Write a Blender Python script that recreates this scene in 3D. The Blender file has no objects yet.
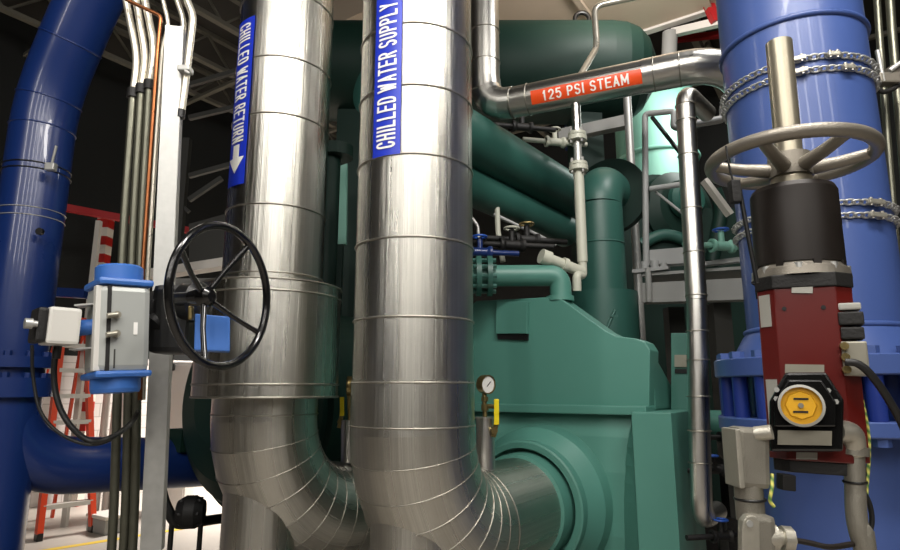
import bpy, bmesh, math, random
from mathutils import Vector, Matrix, Quaternion
random.seed(7)
PI = math.pi
C = bpy.context.scene.collection
R = math.radians
V = Vector

# ------------------------------------------------------------------ camera
F, PITCH, EYE = 600.0, R(10.85), 1.6
cp, sp = math.cos(PITCH), math.sin(PITCH)
cam_d = bpy.data.cameras.new('camera')
cam = bpy.data.objects.new('camera', cam_d)
C.objects.link(cam)
cam.location = (0, 0, EYE)
cam.rotation_euler = (PI/2 + PITCH, 0, 0)
cam_d.sensor_width = 36
cam_d.lens = 36*F/900
cam_d.clip_start = .05
bpy.context.scene.camera = cam

WA = R(34)                                   # heading of the machine's long axis
W = V((math.sin(WA), math.cos(WA), 0))       # away from us, along the machine
U = V((math.cos(WA), -math.sin(WA), 0))      # along the machine's front
Z = V((0, 0, 1))

def ray(px, py):
    a, b = (px-450)/F, (275-py)/F
    return V((a, cp - sp*b, sp + cp*b))
def at(px, py, Y):
    d = ray(px, py)
    return d*(Y/d.y) + V((0, 0, EYE))
def onw(px, py, b):                          # where that line of sight meets the plane p.W = b
    d = ray(px, py)
    return d*(b/d.dot(W)) + V((0, 0, EYE))
def ppm(px, py, Y):                          # metres per pixel there
    d = ray(px, py)
    return Y/d.y/F
def uw(a, b, z=0):
    return U*a + W*b + Z*z

# ------------------------------------------------------------------ materials
def lin(h):
    h = h.lstrip('#')
    o = []
    for i in (0, 2, 4):
        c = int(h[i:i+2], 16)/255
        o.append(c/12.92 if c <= .04045 else ((c+.055)/1.055)**2.4)
    return (*o, 1)
def newmat(name):
    m = bpy.data.materials.new(name)
    m.use_nodes = True
    nt = m.node_tree
    return m, nt, nt.nodes['Principled BSDF']
def N(nt, t, **k):
    n = nt.nodes.new(t)
    for a, b in k.items():
        if a.startswith('i_'):
            n.inputs[a[2:].replace('_', ' ')].default_value = b
        else:
            setattr(n, a, b)
    return n
def paint(name, col, rough=.4, metal=0., var=.12, scale=6., bump=0., spec=.5, coat=0.):
    m, nt, b = newmat(name)
    c = lin(col) if isinstance(col, str) else col
    tc = N(nt, 'ShaderNodeTexCoord')
    nz = N(nt, 'ShaderNodeTexNoise')
    nz.inputs['Scale'].default_value = scale
    nz.inputs['Detail'].default_value = 5
    nt.links.new(tc.outputs['Object'], nz.inputs['Vector'])
    mx = N(nt, 'ShaderNodeMix', data_type='RGBA')
    mx.inputs[6].default_value = tuple(x*(1-var) for x in c[:3]) + (1,)
    mx.inputs[7].default_value = tuple(min(1, x*(1+var)) for x in c[:3]) + (1,)
    nt.links.new(nz.outputs['Fac'], mx.inputs[0])
    nt.links.new(mx.outputs[2], b.inputs['Base Color'])
    b.inputs['Metallic'].default_value = metal
    b.inputs['Specular IOR Level'].default_value = spec
    b.inputs['Coat Weight'].default_value = coat
    mr = N(nt, 'ShaderNodeMapRange')
    mr.inputs['To Min'].default_value = max(.03, rough-.08)
    mr.inputs['To Max'].default_value = min(1, rough+.08)
    nt.links.new(nz.outputs['Fac'], mr.inputs['Value'])
    nt.links.new(mr.outputs['Result'], b.inputs['Roughness'])
    if bump:
        n2 = N(nt, 'ShaderNodeTexNoise')
        n2.inputs['Scale'].default_value = scale*14
        nt.links.new(tc.outputs['Object'], n2.inputs['Vector'])
        bp = N(nt, 'ShaderNodeBump')
        bp.inputs['Strength'].default_value = bump
        bp.inputs['Distance'].default_value = .01
        nt.links.new(n2.outputs['Fac'], bp.inputs['Height'])
        nt.links.new(bp.outputs['Normal'], b.inputs['Normal'])
    return m
def jacket(name, col, rough, streak=.5, aniso=.7, freq=60.):
    """thin aluminium jacketing: rolled streaks run along the pipe (uv.x round it, uv.y along it)"""
    m, nt, b = newmat(name)
    c = lin(col)
    uv = N(nt, 'ShaderNodeUVMap')
    mp = N(nt, 'ShaderNodeMapping')
    mp.inputs['Scale'].default_value = (freq, .10, 1)
    nt.links.new(uv.outputs['UV'], mp.inputs['Vector'])
    nz = N(nt, 'ShaderNodeTexNoise')
    nz.inputs['Scale'].default_value = 1.
    nz.inputs['Detail'].default_value = 6
    nz.inputs['Roughness'].default_value = .7
    nt.links.new(mp.outputs['Vector'], nz.inputs['Vector'])
    m2 = N(nt, 'ShaderNodeMapping')
    m2.inputs['Scale'].default_value = (14, .12, 1)
    nt.links.new(uv.outputs['UV'], m2.inputs['Vector'])
    n2 = N(nt, 'ShaderNodeTexNoise')
    n2.inputs['Scale'].default_value = 1.
    n2.inputs['Detail'].default_value = 3
    nt.links.new(m2.outputs['Vector'], n2.inputs['Vector'])
    mx = N(nt, 'ShaderNodeMix', data_type='RGBA')
    mx.inputs[6].default_value = tuple(x*(1-.75*streak) for x in c[:3]) + (1,)
    mx.inputs[7].default_value = tuple(min(1, x*(1+.2*streak)) for x in c[:3]) + (1,)
    nt.links.new(nz.outputs['Fac'], mx.inputs[0])
    nt.links.new(mx.outputs[2], b.inputs['Base Color'])
    b.inputs['Metallic'].default_value = 1
    mr = N(nt, 'ShaderNodeMapRange')
    mr.inputs['To Min'].default_value = rough*.6
    mr.inputs['To Max'].default_value = rough*1.5
    nt.links.new(n2.outputs['Fac'], mr.inputs['Value'])
    nt.links.new(mr.outputs['Result'], b.inputs['Roughness'])
    b.inputs['Anisotropic'].default_value = aniso
    b.inputs['Anisotropic Rotation'].default_value = .25
    tg = N(nt, 'ShaderNodeTangent', direction_type='UV_MAP')
    nt.links.new(tg.outputs['Tangent'], b.inputs['Tangent'])
    ad = N(nt, 'ShaderNodeMath', operation='ADD')
    nt.links.new(nz.outputs['Fac'], ad.inputs[0])
    nt.links.new(n2.outputs['Fac'], ad.inputs[1])
    bp = N(nt, 'ShaderNodeBump')
    bp.inputs['Strength'].default_value = .5*streak
    bp.inputs['Distance'].default_value = .012
    nt.links.new(ad.outputs[0], bp.inputs['Height'])
    nt.links.new(bp.outputs['Normal'], b.inputs['Normal'])
    return m

M = {}
M['jacket'] = jacket('aluminium_jacket', '#cccac1', .27, .6, .8, 110.)
M['jacket_thin'] = jacket('aluminium_jacket_thin', '#d0cec8', .30, .35, .5, 30)
M['band'] = paint('steel_band', '#a8a49a', .42, 1, .1)
M['galv'] = paint('galvanised_steel', '#b4b4b0', .42, .55, .15, 30)
M['conduit'] = paint('conduit_steel', '#6c6c5f', .35, .75, .15, 20)
M['conduit_bright'] = paint('bright_conduit', '#d9d3c4', .3, .7, .1, 20)
M['copper'] = paint('copper_tube', '#8f5836', .3, .9, .15, 20)
M['cast'] = paint('cast_aluminium', '#8f8b80', .45, .6, .15, 25, .2)
M['cast_bright'] = paint('bright_cast_aluminium', '#b9b5a8', .38, .7, .12, 25, .15)
M['iron_wheel'] = paint('grey_cast_iron', '#8b857a', .42, .55, .12, 20, .15)
M['stem'] = paint('bare_steel_stem', '#b3ab97', .35, .8, .1, 20)
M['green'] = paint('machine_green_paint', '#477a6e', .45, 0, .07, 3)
M['green_dark'] = paint('darker_green_paint', '#2b574e', .45, 0, .1, 3)  # darker green for pipes and fittings around the casing
M['green_shaded'] = paint('shaded_green_paint', '#112a23', .55, 0, .12, 2.5, spec=.25)  # shade on the vessel, shell and rear parts put into the colour
M['green_pale'] = paint('pale_green_paint', '#7fb5a4', .45, 0, .08, 3)  # on the tank, strong light is put into this pale tone
M['blue'] = paint('lit_blue_paint', '#3d538c', .42, 0, .05, 3, coat=.2)  # strongly lit copy of the one blue pipe paint
M['navy'] = paint('shaded_blue_paint', '#152d66', .3, 0, .08, 3, coat=.3)  # same pipe paint, the dimmer light at left put into the colour
M['navy_bolt'] = paint('blue_bolt_paint', '#1c3078', .35, 0, .1, 8)
M['actuator_blue'] = paint('actuator_blue', '#3a6cb8', .4, 0, .06, 5)
M['tag_blue'] = paint('box_blue', '#4474c2', .45, 0, .04, 5)
M['label_blue'] = paint('label_blue', '#1a32b4', .4, 0, .05, 8)
M['label_orange'] = paint('label_orange', '#e24a12', .42, 0, .05, 8)
M['white'] = paint('white_lettering', '#ecebe6', .5, 0, .03, 8)
M['white_pipe'] = paint('white_pipe_paint', '#b4b5a6', .45, 0, .08, 8)
M['grey_body'] = paint('actuator_grey', '#a9aca8', .42, .25, .05, 10)
M['box_white'] = paint('positioner_grey', '#cfcdc6', .45, 0, .05, 8)
M['black'] = paint('black_paint', '#131313', .35, 0, .2, 8)
M['black_gloss'] = paint('black_enamel', '#101010', .18, 0, .15, 8, coat=.4)
M['black_matte'] = paint('black_iron', '#100f0e', .6, 0, .25, 10, .15)
M['rubber'] = paint('cable_rubber', '#191919', .5, 0, .15, 10)
M['brown_drum'] = paint('black_brown_casing', '#221c18', .45, .2, .25, 14)
M['red'] = paint('dark_red_enamel', '#5c120d', .32, 0, .1, 6, coat=.25)
M['red_beam'] = paint('red_steel_paint', '#a3161a', .5, 0, .1, 5)
M['orange'] = paint('orange_fibreglass', '#d8431c', .45, 0, .07, 6)
M['yellow'] = paint('yellow_enamel', '#e0a824', .38, 0, .08, 12)
M['yellow_bright'] = paint('yellow_handle', '#e6d016', .42, 0, .05, 12)
M['brass'] = paint('brass', '#9c8a5c', .3, .9, .15, 20)
M['plate'] = paint('nameplate_metal', '#9c988a', .4, .6, .1, 30)
M['paper'] = paint('grey_sticker', '#a5a49c', .55, 0, .06, 20)
M['tan'] = paint('bare_sheet_steel', '#b5a592', .6, .1, .08, 1.2)
M['beam_grey'] = paint('grey_steel_paint', '#92928f', .5, 0, .08, 3)
M['joist'] = paint('roof_joist_paint', '#6a675c', .6, 0, .2, 2)
M['beam_dark'] = paint('darkened_steel', '#33332f', .6, 0, .2, 2)  # low light on the background steelwork put into this dark colour
M['grey_rail'] = paint('grey_rail_paint', '#999a99', .45, 0, .08, 6)
M['cab_white'] = paint('white_cabinet', '#d8d2cc', .5, 0, .04, 4)
M['rail_white'] = paint('white_steel_paint', '#cfcac2', .5, 0, .06, 4)
M['glass'] = paint('gauge_face', '#e3e2dc', .25, 0, .03, 8)
M['concrete'] = paint('sealed_concrete', '#aaa298', .45, 0, .12, .9, .1)
M['floor_yellow'] = paint('yellow_line_paint', '#d8b53a', .5, 0, .12, 6)
M['dark_wall'] = paint('dark_wall_panel', '#0e100e', .8, 0, .25, .7)
M['roof_deck'] = paint('roof_deck', '#2c2a26', .8, 0, .25, .8)
M['spare_blue'] = paint('small_blue_handle', '#2a58b4', .4, 0, .08, 12)
def mat_stripes():
    m, nt, b = newmat('red_white_stripes')
    tc = N(nt, 'ShaderNodeTexCoord')
    wv = N(nt, 'ShaderNodeTexWave', wave_type='BANDS', bands_direction='Z')
    wv.inputs['Scale'].default_value = 1.15
    nt.links.new(tc.outputs['Object'], wv.inputs['Vector'])
    cr = N(nt, 'ShaderNodeValToRGB')
    cr.color_ramp.interpolation = 'CONSTANT'
    cr.color_ramp.elements[0].color = lin('#b02018')
    cr.color_ramp.elements[1].position = .5
    cr.color_ramp.elements[1].color = lin('#d9d0c4')
    nt.links.new(wv.outputs['Fac'], cr.inputs['Fac'])
    nt.links.new(cr.outputs['Color'], b.inputs['Base Color'])
    b.inputs['Roughness'].default_value = .5
    return m
M['stripes'] = mat_stripes()
def mat_twist():
    m, nt, b = newmat('green_yellow_wire')
    uv = N(nt, 'ShaderNodeUVMap')
    mp = N(nt, 'ShaderNodeMapping')
    mp.inputs['Scale'].default_value = (1, 60, 1)
    nt.links.new(uv.outputs['UV'], mp.inputs['Vector'])
    wv = N(nt, 'ShaderNodeTexWave', wave_type='BANDS', bands_direction='DIAGONAL')
    wv.inputs['Scale'].default_value = .5
    nt.links.new(mp.outputs['Vector'], wv.inputs['Vector'])
    cr = N(nt, 'ShaderNodeValToRGB')
    cr.color_ramp.elements[0].color = lin('#4d7a3a')
    cr.color_ramp.elements[1].color = lin('#d8d06a')
    nt.links.new(wv.outputs['Fac'], cr.inputs['Fac'])
    nt.links.new(cr.outputs['Color'], b.inputs['Base Color'])
    return m
M['earth_wire'] = mat_twist()
def mat_block():
    m, nt, b = newmat('white_block_wall')
    tc = N(nt, 'ShaderNodeTexCoord')
    mp = N(nt, 'ShaderNodeMapping')
    mp.inputs['Rotation'].default_value = (PI/2, 0, 0)
    nt.links.new(tc.outputs['UV'], mp.inputs['Vector'])
    br = N(nt, 'ShaderNodeTexBrick')
    br.inputs['Color1'].default_value = lin('#cfc8c2')
    br.inputs['Color2'].default_value = lin('#c6bfb9')
    br.inputs['Mortar'].default_value = lin('#a39b94')
    br.inputs['Scale'].default_value = 1.
    br.inputs['Brick Width'].default_value = .4
    br.inputs['Row Height'].default_value = .2
    br.inputs['Mortar Size'].default_value = .006
    nt.links.new(tc.outputs['UV'], br.inputs['Vector'])
    nt.links.new(br.outputs['Color'], b.inputs['Base Color'])
    b.inputs['Roughness'].default_value = .6
    return m
M['block'] = mat_block()

# ------------------------------------------------------------------ mesh builder
def perp(d):
    d = d.normalized()
    a = Z if abs(d.z) < .9 else V((1, 0, 0))
    x = a.cross(d).normalized()
    return x, d.cross(x).normalized()
class MB:
    def __init__(s):
        s.bm = bmesh.new()
        s.uv = s.bm.loops.layers.uv.new('UVMap')
    def face(s, vs, uvs=None, smooth=False):
        try:
            f = s.bm.faces.new(vs)
        except ValueError:
            return
        f.smooth = smooth
        if uvs:
            for l, q in zip(f.loops, uvs):
                l[s.uv].uv = q
        return f
    def tube(s, pts, r, n=20, caps=True, gore=False, closed=False):
        pts = [V(p) for p in pts]
        k = len(pts)
        rs = r if isinstance(r, (list, tuple)) else [r]*k
        tan = []
        for i in range(k):
            if closed:
                a, b = pts[i]-pts[i-1], pts[(i+1) % k]-pts[i]
            else:
                a = pts[i]-pts[i-1] if i else pts[1]-pts[0]
                b = pts[i+1]-pts[i] if i < k-1 else a
            t = (a.normalized()+b.normalized())
            tan.append(t.normalized())
        x, y = perp(tan[0])
        fr = []
        for i in range(k):
            if i:
                q = tan[i-1].rotation_difference(tan[i])
                x = q @ x
                x = (x - tan[i]*x.dot(tan[i])).normalized()
                y = tan[i].cross(x)
            fr.append((x.copy(), y.copy()))
        def ring(i):
            x, y = fr[i]
            return [s.bm.verts.new(pts[i] + (x*math.cos(2*PI*j/n) + y*math.sin(2*PI*j/n))*rs[i]) for j in range(n)]
        L = 0
        first = prev = ring(0)
        m = k if closed else k-1
        last = None
        for i in range(m):
            i2 = (i+1) % k
            ln = (pts[i2]-pts[i]).length
            nx = first if (closed and i2 == 0) else ring(i2)
            for j in range(n):
                j2 = (j+1) % n
                s.face([prev[j], prev[j2], nx[j2], nx[j]],
                       [(j/n, L), ((j+1)/n, L), ((j+1)/n, L+ln), (j/n, L+ln)], True)
            L += ln
            last = nx
            prev = ring(i2) if (gore and i < m-1) else nx
        if caps and not closed:
            for i, rev in ((0, True), (k-1, False)):
                if rs[i] > 1e-6:
                    vs = ring(i)
                    s.face(vs[::-1] if rev else vs)
        return s
    def lathe(s, prof, o, d, n=32, smooth=True):
        """prof: (radius, distance along d) list; corners stay sharp"""
        o = V(o); d = V(d).normalized()
        x, y = perp(d)
        def ring(r, h):
            return [s.bm.verts.new(o + d*h + (x*math.cos(2*PI*j/n) + y*math.sin(2*PI*j/n))*max(r, 1e-5)) for j in range(n)]
        for (r0, h0), (r1, h1) in zip(prof, prof[1:]):
            a, b = ring(r0, h0), ring(r1, h1)
            for j in range(n):
                j2 = (j+1) % n
                s.face([a[j], a[j2], b[j2], b[j]], [(j/n, h0), ((j+1)/n, h0), ((j+1)/n, h1), (j/n, h1)], smooth)
        return s
    def disc(s, o, d, r, h, n=32):
        return s.lathe([(0, 0), (r, 0), (r, h), (0, h)], o, d, n)
    def torus(s, o, d, R_, r, n=48, m=10):
        x, y = perp(V(d))
        o = V(o)
        return s.tube([o + (x*math.cos(2*PI*i/n) + y*math.sin(2*PI*i/n))*R_ for i in range(n)], r, m, closed=True)
    def box(s, c, size, ax=None, bevel=0.):
        """box centred at c with axes ax=(x,y,z)"""
        ax = ax or (V((1, 0, 0)), V((0, 1, 0)), Z)
        t = bmesh.new()
        bmesh.ops.create_cube(t, size=1)
        for v in t.verts:
            v.co = V((v.co.x*size[0], v.co.y*size[1], v.co.z*size[2]))
        if bevel:
            bmesh.ops.bevel(t, geom=t.edges[:], offset=bevel, segments=2, affect='EDGES', profile=.6)
        c = V(c)
        mp = {}
        for v in t.verts:
            mp[v] = s.bm.verts.new(c + ax[0]*v.co.x + ax[1]*v.co.y + ax[2]*v.co.z)
        for f in t.faces:
            s.face([mp[v] for v in f.verts])
        t.free()
        return s
    def beam(s, a, b, w, h, up=None, bevel=0.):
        """bar of section w x h from a to b"""
        a, b = V(a), V(b)
        d = (b-a)
        up = up or (Z if abs(d.normalized().z) < .9 else V((0, 1, 0)))
        x = d.normalized()
        y = up.cross(x).normalized()
        return s.box((a+b)/2, (d.length, w, h), (x, y, x.cross(y)), bevel)
    def prism(s, poly, ext, bevel=0.):
        """polygon (3-D points) extruded by vector ext"""
        t = bmesh.new()
        vs = [t.verts.new(V(p)) for p in poly]
        t.faces.new(vs)
        g = bmesh.ops.extrude_face_region(t, geom=t.faces[:])
        for e in g['geom']:
            if isinstance(e, bmesh.types.BMVert):
                e.co += V(ext)
        bmesh.ops.recalc_face_normals(t, faces=t.faces[:])
        if bevel:
            bmesh.ops.bevel(t, geom=t.edges[:], offset=bevel, segments=2, affect='EDGES', profile=.6)
        mp = {v: s.bm.verts.new(v.co) for v in t.verts}
        for f in t.faces:
            s.face([mp[v] for v in f.verts])
        t.free()
        return s
    def bolts(s, o, d, rad, n, r, h, ph=0., sides=6):
        x, y = perp(V(d))
        for i in range(n):
            a = 2*PI*i/n + ph
            s.lathe([(0, 0), (r, 0), (r, h), (0, h)], V(o) + (x*math.cos(a)+y*math.sin(a))*rad, d, sides, False)
        return s

def world_loc(o):
    p = V((0, 0, 0))
    while o is not None:
        p += o.location
        o = o.parent
    return p
def link(name, mb, mat, parent=None):
    me = bpy.data.meshes.new(name)
    bm = mb.bm
    bmesh.ops.recalc_face_normals(bm, faces=bm.faces[:])
    bm.normal_update()
    if parent is None:
        xs = [v.co for v in bm.verts]
        off = V(((min(p.x for p in xs)+max(p.x for p in xs))/2, (min(p.y for p in xs)+max(p.y for p in xs))/2, min(p.z for p in xs)))
    else:
        off = world_loc(parent)
    for v in bm.verts:
        v.co -= off
    bm.to_mesh(me)
    bm.free()
    me.materials.append(M[mat] if isinstance(mat, str) else mat)
    o = bpy.data.objects.new(name, me)
    C.objects.link(o)
    if parent is None:
        o.location = off
    else:
        o.parent = parent
    return o
def bolt_set(parent, name, mat, o, d, rad, n, r, h, ph=0., sides=6):
    x, y = perp(V(d))
    for i in range(n):
        a = 2*PI*i/n + ph
        part(name, parent, mat, MB().lathe([(0, 0), (r, 0), (r, h), (0, h)], V(o) + (x*math.cos(a)+y*math.sin(a))*rad, d, sides, False))
def tag(o, label, cat=None, group=None, kind=None):
    o['label'] = label
    if cat: o['category'] = cat
    if group: o['group'] = group
    if kind: o['kind'] = kind
    return o
def thing(name, label, cat, loc, group=None):
    o = bpy.data.objects.new(name, None)
    C.objects.link(o)
    o.location = V(loc)
    return tag(o, label, cat, group)
def struct(name, mb, mat):
    o = link(name, mb, mat)
    o['kind'] = 'structure'
    return o
def part(name, parent, mat, mb, label=None):
    o = link(name, mb, mat, parent)
    if label: o['label'] = label
    return o
def fillet(pts, rad, n=6):
    """round the corners of a polyline"""
    pts = [V(p) for p in pts]
    out = [pts[0]]
    for a, b, c in zip(pts, pts[1:], pts[2:]):
        d1, d2 = (a-b), (c-b)
        l = min(rad, d1.length*.48, d2.length*.48)
        p, q = b + d1.normalized()*l, b + d2.normalized()*l
        for i in range(n+1):
            t = i/n
            out.append(p*(1-t)**2 + b*2*t*(1-t) + q*t*t)
    out.append(pts[-1])
    return out
def smooth_curve(pts, n=8):
    """Catmull-Rom"""
    pts = [V(p) for p in pts]
    P = [pts[0]*2-pts[1]] + pts + [pts[-1]*2-pts[-2]]
    out = []
    for i in range(1, len(P)-2):
        a, b, c, d = P[i-1:i+3]
        for k in range(n):
            t = k/n
            out.append(.5*((2*b)+(c-a)*t+(2*a-5*b+4*c-d)*t*t+(3*b-a-3*c+d)*t**3))
    out.append(pts[-1])
    return out
def arc(c, e1, e2, rad, a0, a1, n):
    return [V(c) + (e1*math.cos(a0+(a1-a0)*i/n) + e2*math.sin(a0+(a1-a0)*i/n))*rad for i in range(n+1)]

# ---- lettering bent round a pipe
def _arc(cx, cy, rx, ry, a0, a1, n=9):
    return [(cx+rx*math.cos(R(a0+(a1-a0)*i/n)), cy+ry*math.sin(R(a0+(a1-a0)*i/n))) for i in range(n+1)]
GLYPH = {
    'C': [[(1, .72)] + _arc(.5, .70, .5, .30, 0, 180) + _arc(.5, .30, .5, .30, 180, 360)],
    'H': [[(0, 0), (0, 1)], [(1, 0), (1, 1)], [(0, .5), (1, .5)]],
    'I': [[(.5, 0), (.5, 1)]],
    'L': [[(0, 1), (0, 0), (1, 0)]],
    'E': [[(1, 1), (0, 1), (0, 0), (1, 0)], [(0, .52), (.85, .52)]],
    'D': [[(0, 0), (0, 1), (.5, 1)] + _arc(.5, .65, .5, .35, 90, 0) + _arc(.5, .35, .5, .35, 0, -90) + [(0, 0)]],
    'W': [[(0, 1), (.27, 0), (.5, .8), (.73, 0), (1, 1)]],
    'A': [[(0, 0), (.5, 1), (1, 0)], [(.2, .3), (.8, .3)]],
    'T': [[(0, 1), (1, 1)], [(.5, 0), (.5, 1)]],
    'R': [[(0, 0), (0, 1), (.55, 1)] + _arc(.55, .76, .42, .24, 90, -90) + [(0, .52)], [(.5, .52), (1, 0)]],
    'S': [_arc(.5, .75, .48, .25, 20, 270, 12) + _arc(.5, .25, .48, .25, 90, -160, 12)],
    'U': [[(0, 1), (0, .3)] + _arc(.5, .3, .5, .3, 180, 360) + [(1, 1)]],
    'P': [[(0, 0), (0, 1), (.55, 1)] + _arc(.55, .74, .45, .26, 90, -90) + [(0, .48)]],
    'Y': [[(0, 1), (.5, .45), (1, 1)], [(.5, .45), (.5, 0)]],
    'N': [[(0, 0), (0, 1), (1, 0), (1, 1)]],
    'M': [[(0, 0), (0, 1), (.5, .25), (1, 1), (1, 0)]],
    '1': [[(.15, .78), (.5, 1), (.5, 0)]],
    '2': [_arc(.5, .72, .48, .28, 170, -30, 10) + [(0, 0), (1, 0)]],
    '5': [[(.95, 1), (.1, 1), (.05, .55)] + _arc(.48, .33, .5, .33, 120, -150, 12)],
}
WIDTH = {'I': .12, 'W': 1.45, 'M': 1.3, '1': .7}
def text_on(body, f, thick=.17, cw=.34, gap=.2, space=.28):
    """condensed block capitals through the map f(x, y) -> point, x and y in 0..1"""
    quads, word = [], 0
    x = 0.
    h = 1-thick
    for ch in body:
        if ch == ' ':
            x += space
            word += 1
            continue
        w_ = cw*WIDTH.get(ch, 1.)
        for line in GLYPH[ch]:
            p = [(x+thick/2+a*w_, thick/2+b*h) for a, b in line]
            for k_, (a, b) in enumerate(zip(p, p[1:])):
                dx, dy = b[0]-a[0], b[1]-a[1]
                L = math.hypot(dx, dy)
                if L < 1e-6: continue
                ux, uy = dx/L, dy/L
                e = thick*.5 if len(line) < 8 else thick*.22
                a2, b2 = (a[0]-ux*e, a[1]-uy*e), (b[0]+ux*e, b[1]+uy*e)
                n = max(1, int((L+2*e)/.16))
                for i in range(n):
                    t0, t1 = i/n, (i+1)/n
                    q = []
                    for t_, s_ in ((t0, -1), (t1, -1), (t1, 1), (t0, 1)):
                        q.append((a2[0]+(b2[0]-a2[0])*t_ - uy*s_*thick/2, min(1.02, max(-.02, a2[1]+(b2[1]-a2[1])*t_ + ux*s_*thick/2))))
                    quads.append((word, q))
        x += w_ + thick + gap*.45
    tot = x - gap*.45
    out = [MB() for _ in range(word+1)]
    for k_, q in quads:
        out[k_].face([out[k_].bm.verts.new(f(a/tot, b)) for a, b in q])
    return out
def patch(f, nx=2, ny=12):
    mb = MB()
    g = [[mb.bm.verts.new(f(i/nx, j/ny)) for j in range(ny+1)] for i in range(nx+1)]
    for i in range(nx):
        for j in range(ny):
            mb.face([g[i][j], g[i+1][j], g[i+1][j+1], g[i][j+1]], None, True)
    return mb

# ================================================================== the hall
A0, A1, B0, B1, H = -9.7, 8.0, -9.0, 10.5, 7.0
def quad(a, b, c, d, t):
    """slab on the quad a-b-c-d thickened by t; UV in metres"""
    mb = MB()
    a, b, c, d, t = V(a), V(b), V(c), V(d), V(t)
    lo = [mb.bm.verts.new(p) for p in (a, b, c, d)]
    hi = [mb.bm.verts.new(p+t) for p in (a, b, c, d)]
    w, h = (b-a).length, (d-a).length
    uvs = [(0, 0), (w, 0), (w, h), (0, h)]
    mb.face(lo, uvs); mb.face(hi[::-1], uvs[::-1])
    for i in range(4):
        j = (i+1) % 4
        mb.face([lo[i], hi[i], hi[j], lo[j]])
    return mb
struct('floor', quad(uw(A0, B0), uw(A1, B0), uw(A1, B1), uw(A0, B1), (0, 0, -.2)), 'concrete')
struct('ceiling', quad(uw(A0, B0, H), uw(A1, B0, H), uw(A1, B1, H), uw(A0, B1, H), (0, 0, .2)), 'roof_deck')
struct('wall_left', quad(uw(A0, B0, 0), uw(A0, B1, 0), uw(A0, B1, 2.1), uw(A0, B0, 2.1), -U*.2), 'block')
struct('wall_left_upper', quad(uw(A0, B0, 2.1), uw(A0, B1, 2.1), uw(A0, B1, H), uw(A0, B0, H), -U*.2), 'dark_wall')
struct('wall_back', quad(uw(A0, B1, 0), uw(A1, B1, 0), uw(A1, B1, H), uw(A0, B1, H), W*.2), 'dark_wall')
struct('wall_right', quad(uw(A1, B0, 0), uw(A1, B1, 0), uw(A1, B1, H), uw(A1, B0, H), U*.2), 'beam_grey')
struct('wall_front', quad(uw(A0, B0, 0), uw(A1, B0, 0), uw(A1, B0, H), uw(A0, B0, H), -W*.2), 'beam_dark')
# roof joists run with the machine, bridging across
k = 1
for a in [A0+.9+i*1.05 for i in range(9)]:
    mb = MB().beam(uw(a, -1, H-.03), uw(a, B1, H-.03), .09, .06)
    mb.beam(uw(a, -1, H-.5), uw(a, B1, H-.5), .09, .06)
    b = -1
    while b < B1-.9:
        mb.beam(uw(a, b, H-.5), uw(a, b+.45, H-.05), .03, .03)
        mb.beam(uw(a, b+.45, H-.05), uw(a, b+.9, H-.5), .03, .03)
        b += .9
    struct('trim_%d' % k, mb, 'joist'); k += 1
for b in (3.2, 5.4, 7.6, 9.6):
    struct('trim_%d' % k, MB().beam(uw(A0, b, H-.56), uw(1.2, b, H-.56), .07, .05), 'joist'); k += 1
# painted line on the floor
l0, l1 = at(20, 553, 1), at(172, 530, 1)
def ground(px, py):
    d = ray(px, py)
    return d*(-EYE/d.z) + V((0, 0, EYE))
g0, g1 = ground(10, 556), ground(200, 526)
gd = (g1-g0).normalized()
gn = Z.cross(gd)
struct('trim_%d' % k, quad(g0-gd*1.5-gn*.05, g1+gd*3-gn*.05, g1+gd*3+gn*.05, g0-gd*1.5+gn*.05, (0, 0, .003)), 'floor_yellow'); k += 1

# ================================================================== chilled water supply pipe
def gored_elbow(top, hd, R_, n, r):
    """elbow from straight down to heading hd; returns its path"""
    c = top + hd*R_
    return arc(c, -hd, -Z, R_, 0, PI/2, n)
def ring_band(parent, o, d, r, t=.004, name='band'):
    part(name, parent, 'band', MB().torus(o, d, r, t, 56, 8))
def lagged_pipe(name, label, axis, r, z_top, z_el, R_, straight, stub_r, bands, gores=8):
    z_top -= .01
    ax = V((axis[0], axis[1], 0))
    t = thing(name, label, 'pipe', (ax.x, ax.y, 0))
    part('vertical_jacket', t, 'jacket', MB().tube([ax+Z*z_top, ax+Z*(z_top-1.2), ax+Z*(z_el+.18)], r, 72))
    path = [ax+Z*(z_el+.2)] + gored_elbow(ax+Z*z_el, W, R_, gores, r)
    part('elbow_jacket', t, 'jacket', MB().tube(path, r+.003, 72, gore=True))
    e = path[-1]
    part('horizontal_jacket', t, 'jacket', MB().tube([e-W*.02, e+W*straight], r-.002, 72))
    for i in range(1, gores+1):
        a = PI/2*i/gores
        p = path[i+1]
        d = (-Z*math.cos(a) + W*math.sin(a))
        ring_band(t, p, d, r+.004, .0022)
    ring_band(t, ax+Z*(z_el+.19), Z, r+.003, .004)
    ring_band(t, ax+Z*(z_el+.02), Z, r+.003, .0035)
    for z in bands:
        ring_band(t, ax+Z*z, Z, r+.001, .005)
    # dummy leg below the elbow
    part('support_leg', t, 'jacket', MB().tube([ax+Z*(z_el-R_*.3), ax+Z*.02], stub_r, 48))
    part('base_plate', t, 'galv', MB().box(ax+Z*.011, (.5, .5, .02)))
    return t, e, ax
sup_xy = at(413, 395, 2.55)
SR = .253
SUP_ZE = at(413, 430, 2.55).z
sup, SE, sax = lagged_pipe('chilled_water_pipe', 'silver jacketed pipe lettered CHILLED WATER SUPPLY, nearest the middle',
    sup_xy, SR, H, SUP_ZE, .44, .52, .165,
    [at(418, y, 2.55-SR).z for y in (-60, 22, 84, 153, 236, 316)])
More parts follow.
